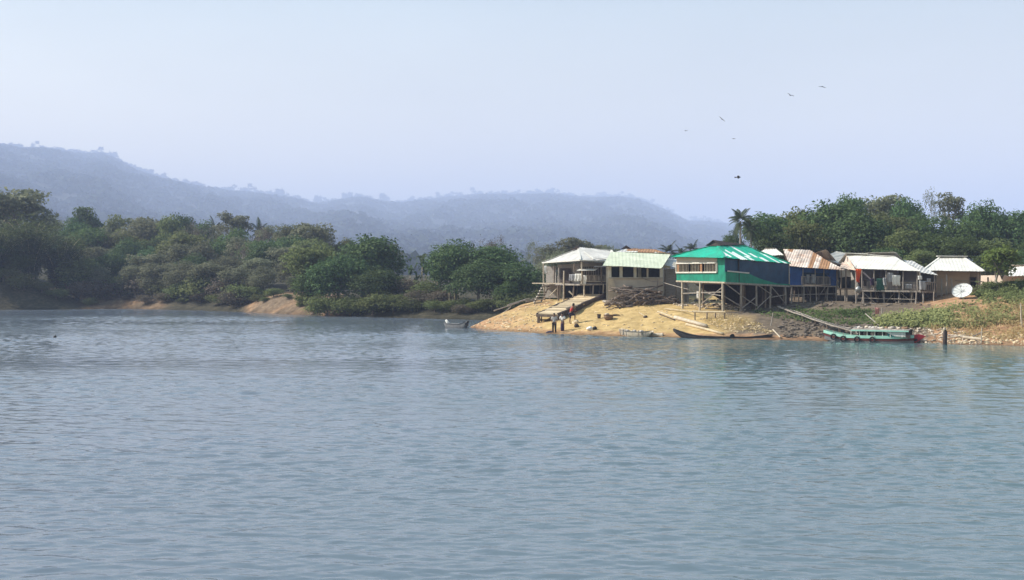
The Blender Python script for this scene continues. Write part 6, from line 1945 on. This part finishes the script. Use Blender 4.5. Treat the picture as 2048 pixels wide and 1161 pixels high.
# ---------------------------------------------------------------- satellite dish
def dish():
    c = P(1925, 583.5, 91.5)
    g = gz(c.x, c.y + .3)
    r = root('satellite_dish', 'large pale mesh satellite dish in front of the hip roofed house', 'satellite dish', (c.x, c.y + .3, g))
    ax = Vector((-.42, -.6, .68)).normalized()
    x = ax.cross(Vector((0, 0, 1))).normalized(); y = x.cross(ax)
    R, n, m = .74, 24, 6
    mb = MB(); vs, fs = [], []
    for side in (0, .025):
        for j in range(m + 1):
            rr = R * j / m
            for i in range(n):
                t = 2 * math.pi * i / n
                vs.append(c + x * math.cos(t) * rr + y * math.sin(t) * rr + ax * (rr * rr * .26 - side))
    o2 = (m + 1) * n
    for j in range(m):
        for i in range(n):
            a, b, c2, d = j * n + i, j * n + (i + 1) % n, (j + 1) * n + (i + 1) % n, (j + 1) * n + i
            fs += [(a, d, c2, b), (o2 + a, o2 + b, o2 + c2, o2 + d)]
    for i in range(n):
        a, b = m * n + i, m * n + (i + 1) % n
        fs.append((a, b, o2 + b, o2 + a))
    mb.add(vs, fs); mb.build('reflector', MT['dish'], r, smooth=True)
    mb = MB()
    for k in range(12):
        t = 2 * math.pi * k / 12
        mb.tube([c + (x * math.cos(t) + y * math.sin(t)) * R * q + ax * ((R * q) ** 2 * .26 + .012) for q in (.05, .35, .7, 1.0)], .008, 4)
    mb.tube([c + (x * math.cos(t * math.pi / 12) + y * math.sin(t * math.pi / 12)) * R + ax * (R * R * .26) for t in range(25)], .02, 5, False)
    mb.build('ribs', MT['metal'], r)
    f = c + ax * .62
    mb = MB(); mb.blob(f, .06, 1, .1, 8, 6); mb.build('feed_horn', MT['metal'], r)
    for k in range(3):
        t = 2 * math.pi * k / 3 + .5
        mb = MB(); mb.tube([c + (x * math.cos(t) + y * math.sin(t)) * R * .9 + ax * (R * R * .21), f], .012, 4); mb.build('strut', MT['metal'], r)
    mb = MB(); mb.tube([(c.x, c.y + .3, g - .2), (c.x, c.y + .3, g + .4), c - ax * .03], .05, 6); mb.build('mast', MT['metal'], r)
dish()

# ---------------------------------------------------------------- boats
def hull(mb, a, b, beam, sheer, depth, n=18, m=6, wall=.035, flat=.35, bow=1.0, mats=None, tip=.06):
    """open hull from end a to end b (points at the water line); sheer(t) gives gunwale height"""
    a, b = Vector(a), Vector(b)
    ax = (b - a).normalized(); sd_ = ax.cross(Vector((0, 0, 1))).normalized()
    def ring(t, inner):
        w = beam / 2 * max(tip, math.sin(math.pi * (.04 + .92 * t)) ** .55)
        top = sheer(t)
        keel = -depth * (math.sin(math.pi * min(1, max(0, t))) ** .45) if 0 < t < 1 else 0
        keel = max(keel, -depth)
        if t < .12 or t > .88:
            e = (t if t < .5 else 1 - t) / .12
            keel = keel * e + (top - .12) * (1 - e) * .85
        if inner: w, keel = max(.01, w - wall), keel + wall * 1.6
        pts = []
        for k in range(2 * m + 1):
            s = (k - m) / m
            an = s * math.pi / 2
            xx = math.copysign(abs(math.sin(an)) ** flat, s)
            zz = keel + (top - keel) * (1 - math.cos(an)) ** 1.0
            pts.append(a.lerp(b, t) + sd_ * (xx * w) + Vector((0, 0, zz)))
        return pts
    K = 2 * m + 1
    vs, mi, fs = [], [], []
    for i in range(n + 1): vs += ring(i / n, False)
    for i in range(n + 1): vs += ring(i / n, True)
    o2 = (n + 1) * K
    for i in range(n):
        for k in range(K - 1):
            p = i * K + k
            fs.append((p, p + 1, p + K + 1, p + K)); fs.append((o2 + p, o2 + p + K, o2 + p + K + 1, o2 + p + 1))
        for k in (0, K - 1):
            p = i * K + k
            fs.append((p, p + K, o2 + p + K, o2 + p))
    for i in (0, n):
        for k in range(K - 1):
            p = i * K + k
            fs.append((p, o2 + p, o2 + p + 1, p + 1))
    mb.add(vs, fs)

def canoes():
    a, b = P(1347, 672, 86.6), P(1545, 680, 84); a.z = b.z = 0
    L = (b - a).length
    r = root('dugout_canoe', 'long black dugout canoe with upswept ends drawn up at the sand edge', 'canoe', (a + b) / 2)
    mb = MB()
    hull(mb, a, b, .85, lambda t: .17 + .5 * max(0, 1 - t / .3) ** 1.7 + .22 * max(0, (t - .72) / .28) ** 1.6, .16, 26)
    mb.build('hull', MT['hull_dark'], r, smooth=True)
    for t in (.3, .48, .66):
        p = a.lerp(b, t); sdv = Vector((-(b - a).y, (b - a).x, 0)).normalized()
        mb = MB(); mb.beam(p + sdv * .38 + Vector((0, 0, .14)), p - sdv * .38 + Vector((0, 0, .14)), .12, .04); mb.build('thwart', MT['wood'], r)
    p = a.lerp(b, .6) + Vector((0, 0, .2)); mb = MB(); mb.box(p, (.3, .25, .16)); mb.box(p + Vector((.02, 0, .1)), (.16, .2, .08)); solo(mb, 'engine_box', MT['black'], 'small dark engine box on the long canoe', 'engine', p)
    # small motor canoe at the tip of the point
    a, b = P(890, 655, 106.6), P(936, 657, 104.2); a.z = b.z = 0
    r = root('motor_canoe', 'small dark canoe with a high black prow at the tip of the sandy point', 'canoe', (a + b) / 2)
    mb = MB(); hull(mb, a, b, .8, lambda t: .36 + .3 * max(0, (t - .72) / .28) ** 1.4 + .1 * max(0, 1 - t / .2), .15, 20)
    mb.build('hull', MT['hull_grey'], r, smooth=True)
    mb = MB(); mb.pole(b + Vector((-.25, 0, .35)), b + Vector((.06, 0, .66)), .11, .07, 6); mb.build('prow', MT['black'], r)
    mb = MB(); mb.beam(a.lerp(b, .4) + Vector((0, -.38, .2)), a.lerp(b, .4) + Vector((0, .38, .2)), .14, .04); mb.build('thwart', MT['wood'], r)
    c = a.lerp(b, .1) + Vector((0, 0, .18))
    mb = MB()
    mb.tube([c + Vector((.25, 0, -.02)), c + Vector((.05, 0, .2)), c + Vector((-.12, 0, .5))], [.16, .15, .08], 8)
    solo(mb, 'folded_sheet', MT['cloth_white'], 'white folded sheet propped up in the stern of the small canoe', 'sheet', c, None, True)
    # half built pale boat and a log drum on the waterline
    a, b = P(1240, 671, 89.6), P(1305, 675, 87.4); a.z = b.z = 0
    r = root('rowing_boat', 'small pale bleached rowing boat lying at the water edge', 'boat', (a + b) / 2)
    mb = MB(); hull(mb, a, b, .95, lambda t: .4 + .16 * max(0, 1 - t / .25) + .08 * max(0, (t - .8) / .2), .12, 16)
    mb.build('hull', MT['wood_pale'], r, smooth=True)
    sdv = Vector((-(b - a).y, (b - a).x, 0)).normalized()
    for i in range(9):
        p = a.lerp(b, .12 + i * .095)
        mb = MB()
        mb.beam(p - sdv * .40 + Vector((0, 0, .1)), p - sdv * .42 + Vector((random.uniform(-.05, .05), 0, random.uniform(.42, .5))), .06, .05, up=(0, 1, 0))
        mb.build('rib', MT['wood_grey'], r)
    for i in range(3):
        p = a.lerp(b, .22 + i * .22) + Vector((0, 0, .34))
        mb = MB(); mb.blob(p, (.18, .2, .15), i, .4, 8, 5); solo(mb, 'sack', MT['cloth_pale'], 'pale sack among those loaded in the small rowing boat', 'sack', p, 'sacks in the rowing boat', True)
    a, b = P(1302, 671, 88), P(1326, 671, 87.6); a.z = b.z = .12
    mb = MB(); mb.tube([a, b], .17, 12); solo(mb, 'log_drum', MT['wood_pale'], 'short thick log lying against the right end of the rowing boat', 'log', a)
canoes()

def ferry():
    a, b = P(1646, 676, 82.3), P(1836, 685, 79.3); a.z = b.z = 0
    d = (b - a).normalized(); L = (b - a).length
    s = Vector((-d.y, d.x, 0))           # away from the camera
    if s.y < 0: s = -s
    def q(t, side, z): return a.lerp(b, t) + s * (side * .8) + Vector((0, 0, z))
    r = root('passenger_boat', 'mint green passenger boat with a red bow and tyre fenders moored at the shaded bank', 'boat', (a + b) / 2)
    def sheer(t): return .5 + .42 * max(0, 1 - t / .28) ** 1.3 + .1 * max(0, (t - .8) / .2)
    mb = MB(); hull(mb, a, b, 1.6, lambda t: sheer(t) - .26, .3, 24, flat=.3, tip=.2); mb.build('hull', MT['hull_dark'], r, smooth=True)
    def strake(z0, z1, off, m, name, t0=.02, t1=.97, lab=None):
        n = 22
        for sgn in (-1, 1):
            mb = MB()
            for i in range(n):
                pp = []
                for t, z in ((t0 + (t1 - t0) * i / n, z0), (t0 + (t1 - t0) * (i + 1) / n, z0), (t0 + (t1 - t0) * (i + 1) / n, z1), (t0 + (t1 - t0) * i / n, z1)):
                    w = .8 * max(.2, math.sin(math.pi * (.04 + .92 * t)) ** .55) + off
                    pp.append(a.lerp(b, t) + s * (sgn * w) + Vector((0, 0, sheer(t) - .5 + z)))
                mb.slab(pp, .05, s * sgn)
            mb.build(name, MT[m], r, lab)
    strake(.32, .56, .05, 'mint', 'side_plank')
    strake(.12, .325, .03, 'oxide', 'side_plank', lab='dark oxide red lower side plank')
    strake(-.2, .125, .015, 'hull_grey', 'side_plank', .03, .97, 'grey bottom plank')
    mb = MB(); mb.slab([a.lerp(b, t) + s * sd2 * .7 * max(.25, math.sin(math.pi * t) ** .5) + Vector((0, 0, sheer(t) - .35)) for t, sd2 in ((.05, -1), (.3, -1), (.6, -1), (.95, -1), (.95, 1), (.6, 1), (.3, 1), (.05, 1))], .04, (0, 0, 1)); mb.build('deck', MT['wood'], r)
    # raked red bow
    e = q(.93, 0, 0)
    mb = MB()
    pr = [e + Vector((0, 0, -.25)), e + d * .35 + Vector((0, 0, .05)), e + d * .95 + Vector((0, 0, .55)), e + d * .5 + Vector((0, 0, .72)), e + d * -.02 + Vector((0, 0, .62)), e + d * -.15 + Vector((0, 0, .2))]
    w_ = [.34, .2, .05, .16, .3, .36]
    vs = [p - s * w for p, w in zip(pr, w_)] + [p + s * w for p, w in zip(pr, w_)]
    n = len(pr)
    mb.add(vs, [tuple(range(n)), tuple(range(2 * n - 1, n - 1, -1))] + [(i, i + n, (i + 1) % n + n, (i + 1) % n) for i in range(n)])
    mb.build('bow', MT['red_paint'], r)
    # cabin
    t0, t1 = .33, .93
    ro = MB()
    for i in range(10):
        ta, tb = t0 + (t1 - t0) * i / 10, t0 + (t1 - t0) * (i + 1) / 10
        prof_ = [(-1.05, 1.0), (-.6, 1.1), (0, 1.14), (.6, 1.1), (1.05, 1.0)]
        for (u0, z0), (u1, z1) in zip(prof_[:-1], prof_[1:]):
            ro.slab([q(ta, u0, z0), q(tb, u0, z0), q(tb, u1, z1), q(ta, u1, z1)], .04, (0, 0, 1))
    ro.build('cabin_roof', MT['wood_grey'], r)
    mb = MB(); mb.beam(q(t0, -1.06, .97), q(t1, -1.06, .97), .05, .12); mb.beam(q(t0, 1.06, .97), q(t1, 1.06, .97), .05, .12); mb.build('roof_edge', MT['mint'], r)
    for t in (.33, .42, .5, .58, .66, .74, .86, .93):
        for sd2 in (-.95, .95):
            mb = MB(); mb.beam(q(t, sd2, .45), q(t, sd2, 1.0), .045, .045, up=d); mb.build('pillar', MT['white_paint'], r)
    mb = MB(); panel(mb, q(.34, .85, .4), q(.92, .85, .4), q(.92, .85, 1.0), q(.34, .85, 1.0), .03); mb.build('far_wall', MT['dark_int'], r)
    for i in range(5):
        t = .45 + i * .075
        mb = MB(); c = q(t, .25, .62)
        mb.box(c, (.2, .3, .3)); mb.box(c + s * .12 + Vector((0, 0, .2)), (.2, .05, .3)); mb.build('seat', MT['cloth_white' if i % 2 else 'cloth_grey'], r)
    # striped awning panel near the bow
    aw = MB()
    for i in range(7):
        za, zb = .5 + i * .065, .5 + (i + .62) * .065
        aw.slab([q(.72 - .02 * (i - 3), -.98, za + .05), q(.895, -.98, za), q(.895, -.98, zb), q(.72 - .02 * (i - 3), -.98, zb + .05)], .03, -s)
    aw.build('awning', MT['cloth_white'], r)
    mb = MB(); panel(mb, q(.71, -.95, .5), q(.895, -.95, .5), q(.895, -.95, .96), q(.71, -.95, .96), .02); mb.build('side_sheet', MT['tarp_teal'], r)
    mb = MB(); panel(mb, q(.9, -.99, .42), q(.945, -.99, .42), q(.945, -.99, 1.05), q(.9, -.99, 1.05), .06); mb.build('door', MT['wood_dark'], r)
    r.scale = (1, 1, .8)
    # tyres hung on ropes
    for t in (.14, .25, .40, .56):
        w = .8 * math.sin(math.pi * (.04 + .92 * t)) ** .55 + .17
        c = a.lerp(b, t) - s * w + Vector((0, 0, sheer(t) * .8 - .22))
        f = root('tyre', ['tyre fender nearest the stern of the passenger boat', 'second tyre fender from the stern of the passenger boat', 'third tyre fender from the stern of the passenger boat', 'tyre fender nearest the bow of the passenger boat'][(.14, .25, .40, .56).index(t)], 'tyre', c, 'tyre fenders on the passenger boat')
        mb = MB()
        mb.tube([c + (d * math.cos(k * math.pi / 8) + Vector((0, 0, math.sin(k * math.pi / 8)))) * .16 for k in range(17)], .055, 7, False); mb.build('ring', MT['black'], f, smooth=True)
        mb = MB(); mb.tube([c + Vector((0, 0, .16)), c + s * .1 + Vector((0, 0, .42))], .012, 4); mb.build('rope', MT['wood_grey'], f)
    # load on the roof
    rng = random.Random(2)
    for i in range(16):
        t = .36 + i * .035
        c = q(t, rng.uniform(-.5, .3), .93)
        mb = MB(); mb.blob(c, (rng.uniform(.12, .22), .16, rng.uniform(.07, .13)), i, .5, 8, 5)
        solo(mb, 'bundle', MT[rng.choice(['cloth_grey', 'wood_grey', 'cloth_pale', 'basket', 'litter'])], 'small bundle among those on the roof of the passenger boat', 'bundle', c, 'bundles on the passenger boat roof', True)
    for i in range(7):
        t = .1 + i * .033
        c = q(t, rng.uniform(-.4, .2), sheer(t) * .8 - .22)
        mb = MB(); mb.blob(c, (.14, .16, .16), i + 30, .4, 8, 5)
        solo(mb, 'sack', MT[['cloth_pink', 'cloth_white', 'cloth_pale'][i % 3]], 'pale or pinkish sack in the stern of the passenger boat', 'sack', c, 'sacks in the passenger boat stern', True)
    # pole and cloth standing behind
    a2 = G(1762, 656); b2 = P(1731, 628, a2.y + 2)
    mb = MB(); mb.pole(a2, b2, .04, .035, 6, .03); solo(mb, 'boat_pole', MT['wood_grey'], 'long pole leaning behind the passenger boat roof', 'pole', a2)
    fb = G(1757, 642); t2 = P(1750, 610, fb.y)
    f = root('flag', 'faded pink flag on a stick in front of the vegetable bed', 'flag', fb)
    mb = MB(); mb.pole(fb - Vector((0, 0, .1)), t2, .025, .02, 5, 0); mb.build('pole', MT['wood'], f)
    cloth(.34, .85, P(1754, 616, fb.y - .05), (1, 0, 0), 1.3, 6, .1, .3).build('cloth', MT['cloth_pink'], f, smooth=True)
    # bamboo gangway down the bank
    p0, p1, p2 = P(1557, 614, 93), P(1640, 643, 86), P(1706, 663, 81.4)
    g = root('gangway', 'long rickety bamboo gangway running from the green house down to the boat', 'gangway', p1 - Vector((0, 0, .6)))
    def gp(t): return p0.lerp(p1, t * 2) if t < .5 else p1.lerp(p2, t * 2 - 1)
    for off in (-.28, .28):
        mb = MB(); mb.tube([gp(k / 10) + Vector((off * .4, off, random.uniform(-.03, .03))) for k in range(11)], .05, 6); mb.build('pole', MT['wood_grey'], g)
    mb = MB()
    for k in range(70):
        p = gp((k + .5) / 70)
        mb.pole(p + Vector((-.13, -.4, .05)), p + Vector((.13, .42, .05 + random.uniform(-.03, .05))), .028, .028, 5)
    mb.build('slats', MT['wood_grey'], g)
    for k in (.12, .3, .45, .62, .8):
        p = gp(k)
        for off in (-.25, .25):
            x, y = p.x + off * .4, p.y + off
            mb = MB(); mb.pole((x, y, gz(x, y) - .1), (x, y, p.z), .045, .04, 5, .03); mb.build('support', MT['wood'], g)
    mb = MB(); mb.pole(P(1610, 640, 90), P(1672, 668, 83), .045, .04, 6, .06); solo(mb, 'pole', MT['wood_grey'], 'grey pole hanging below the bamboo gangway', 'pole', P(1610, 640, 90))
    for (q0, y0_, q1, y1_, lab) in (((1588, 622), 91.5, (1690, 659), 82.4, 'upper loose grey pole beside the gangway'), ((1622, 640), 87.6, (1716, 668), 81.2, 'lower loose grey pole beside the gangway'), ((1640, 648), 86, (1702, 657), 82.6, 'short loose pole crossing the foot of the gangway')):
        mb = MB(); mb.pole(P(*q0, y0_), P(*q1, y1_), .05, .04, 6, .08); solo(mb, 'pole', MT['wood_grey'], lab, 'pole', P(*q0, y0_))
    a3, b3 = G(1546, 664), G(1560, 678)
    mb = MB(); mb.pole(a3 + Vector((0, 0, .15)), b3 + Vector((0, -.1, .1)), .05, .045, 6, .02); solo(mb, 'plank', MT['wood_pale'], 'pale plank lying in the sun right of the dark canoe stern', 'plank', a3)
ferry()

# ---------------------------------------------------------------- birds and float
def birds():
    def bird(px, py, Y, span, roll, arch, label, head=0.0):
        c = P(px, py, Y)
        r = root('bird', label, 'bird', c, 'birds circling over the village', head)
        r.rotation_euler = (0, roll, head)
        mb = MB(); mb.tube([c + Vector((0, -.28, 0)), c + Vector((0, -.1, .01)), c + Vector((0, .12, 0)), c + Vector((0, .34, -.01))], [.03, .075, .06, .01], 7)
        mb.slab([c + Vector((-.05, .25, 0)), c + Vector((.05, .25, 0)), c + Vector((.1, .5, 0)), c + Vector((-.1, .5, 0))], .012)
        mb.build('body', MT['feather'], r, smooth=True)
        for sg in (-1, 1):
            mb = MB(); h = span / 2
            st = [(0, .12, .0), (.35, .15, arch * .55), (.7, .12, arch * .8), (1.0, .03, arch * .55)]
            for (u0, w0, z0), (u1, w1, z1) in zip(st[:-1], st[1:]):
                mb.slab([c + Vector((sg * h * u0, -w0, z0)), c + Vector((sg * h * u1, -w1 + .04 * u1, z1)), c + Vector((sg * h * u1, w1 + .1 * u1, z1)), c + Vector((sg * h * u0, w0, z0))], .02, (0, 0, 1))
            mb.build('wing', MT['feather'], r)
    bird(1645, 173.5, 205, 1.25, math.radians(10), -.1, 'gliding bird highest and farthest right in the sky')
    bird(1581, 191, 205, 1.2, math.radians(22), .18, 'bird with arched wings just left of the highest one')
    bird(1444, 238.5, 205, 1.25, math.radians(40), .05, 'steeply banking bird in the middle of the flock')
    bird(1372, 262, 230, .7, math.radians(6), .12, 'tiny bird farthest left of the flock')
    bird(1468, 278, 230, .75, math.radians(8), .04, 'tiny gliding bird below the banking one')
    bird(1477, 355, 150, .4, math.radians(60), .1, 'dark compact bird lowest above the green roof', 1.2)
    c = P(110, 676, 87); c.z = .03
    mb = MB(); mb.blob(c, (.13, .1, .09), 2, .2, 8, 6); mb.tube([c, c + Vector((.02, 0, .16))], [.03, .02], 5)
    solo(mb, 'float', MT['black'], 'small dark float bobbing on the open water at left', 'float', c, None, True)
birds()

# ---------------------------------------------------------------- plants and litter lying on the ground
def ground_cover():
    rng = np.random.default_rng(3)
    def scatter(n, poly, y0=72):
        """random points on the ground inside a polygon given in photo pixels"""
        poly = np.array(poly, float)
        out = []
        x0, x1 = poly[:, 0].min(), poly[:, 0].max(); ya, yb = poly[:, 1].min(), poly[:, 1].max()
        while len(out) < n:
            px, py = rng.uniform(x0, x1), rng.uniform(ya, yb)
            ins = False; j = len(poly) - 1
            for i in range(len(poly)):
                if (poly[i, 1] > py) != (poly[j, 1] > py) and px < (poly[j, 0] - poly[i, 0]) * (py - poly[i, 1]) / (poly[j, 1] - poly[i, 1]) + poly[i, 0]: ins = not ins
                j = i
            if ins:
                g = G(px, py, y0, 112)
                out.append((g.x, g.y, g.z))
        return np.array(out)
    def leaves(name, label, pts, per, spread, h, size, lm, aspect=.7, upright=0.0):
        k = np.repeat(np.arange(len(pts)), per)
        hh = (.4 + 1.2 * rng.random(len(pts)))[k]
        pos = pts[k] + rng.normal(size=(len(k), 3)) * np.array([spread, spread, .03])
        pos[:, 2] += np.abs(rng.normal(size=len(k))) * h * hh
        nor = rng.normal(size=(len(k), 3)) * (.5 + upright) + np.array([-.55, -.2, .85 - upright])
        o = link(bpy.data.objects.new(name, quad_mesh(name, quads(pos, nor, size, rng, aspect, None if not upright else -.3), LEAF[lm])))
        tag(o, label, 'plants', kind='stuff')
    leaves('vegetable_bed', 'sunlit bed of green leafy creepers on the bank behind the passenger boat', scatter(300, [(1750, 642), (1790, 634), (1850, 632), (1898, 622), (1900, 655), (1850, 656), (1760, 656)]), 30, .24, .17, .2, 'veg')
    leaves('vegetable_bed', 'patchy creepers scattered over the tan bank at the right', scatter(240, [(1748, 640), (1790, 632), (1850, 630), (1895, 616), (1960, 606), (2048, 600), (2100, 640), (1990, 652), (1940, 660), (1850, 655), (1760, 655)]), 17, .2, .16, .2, 'veg')
    leaves('dry_grass', 'dry yellow grass above the right waterline', scatter(330, [(1840, 652), (1930, 632), (2000, 610), (2100, 612), (2110, 682), (2000, 682), (1905, 672)]), 20, .22, .13, .22, 'drygrass', .22, .6)
    leaves('dry_grass', 'thin dry grass around the sand below the green house', scatter(170, [(1400, 640), (1470, 630), (1520, 650), (1545, 668), (1440, 660)]), 14, .2, .06, .16, 'drygrass', .2, .5)
    leaves('weeds', 'dark weeds under the stilt houses on the shaded bank', scatter(260, [(1500, 622), (1600, 620), (1740, 622), (1745, 650), (1680, 652), (1560, 640)], 80), 12, .25, .1, .17, 'green')
    leaves('weeds', 'low bushes of weeds around the satellite dish', scatter(120, [(1945, 590), (2048, 570), (2100, 590), (2060, 606), (1960, 604)], 80), 24, .22, .22, .2, 'olive')
    def chips(name, label, pts, s0, s1, m, flat=.55):
        mb = MB()
        for p in pts:
            s = rng.uniform(s0, s1) if rng.random() < .85 else s1 * 1.4
            mb.blob((p[0], p[1], p[2] + s * flat * .3), (s * rng.uniform(.7, 1.5), s * rng.uniform(.7, 1.3), s * flat), int(rng.integers(0, 999)), .9, 6, 4)
        o = mb.build(name, MT[m])
        tag(o, label, 'litter', kind='stuff')
    chips('stones', 'pale stones strewn over the left slope of the point', scatter(330, [(945, 655), (1000, 630), (1085, 606), (1150, 600), (1080, 640), (1085, 664), (1000, 660)]), .025, .085, 'stone')
    chips('litter', 'pale litter and sacks under the front of the green house', scatter(120, [(1345, 604), (1440, 608), (1500, 622), (1440, 622), (1350, 612)], 86), .04, .14, 'litter')
    chips('stones', 'stones and litter on the sand below the green house', scatter(260, [(1400, 640), (1440, 622), (1500, 640), (1560, 672), (1450, 664)]), .025, .075, 'stone')
    chips('rubble', 'grey rubble and mud lumps on the shaded bank beside the gangway', scatter(360, [(1555, 640), (1610, 640), (1700, 655), (1745, 650), (1740, 668), (1650, 678), (1565, 676)], 78), .04, .13, 'rock_dark')
    chips('litter', 'litter washed up between the passenger boat and the mooring post', scatter(420, [(1800, 655), (1900, 655), (1960, 672), (1960, 690), (1840, 688), (1800, 670)]), .03, .085, 'litter')
    chips('stones', 'brown stones along the right waterline', scatter(240, [(1900, 670), (2060, 670), (2060, 692), (1900, 688)]), .03, .09, 'stone')
    chips('stones', 'small stones scattered over the open sand', scatter(110, [(1110, 660), (1200, 610), (1320, 612), (1380, 660), (1240, 668)]), .025, .06, 'stone')
    chips('litter', 'odds and ends lying under the floor of the stilt houses', scatter(150, [(1330, 600), (1420, 600), (1700, 606), (1860, 600), (1870, 612), (1500, 620), (1340, 606)], 90), .06, .16, 'rock_dark')
ground_cover()
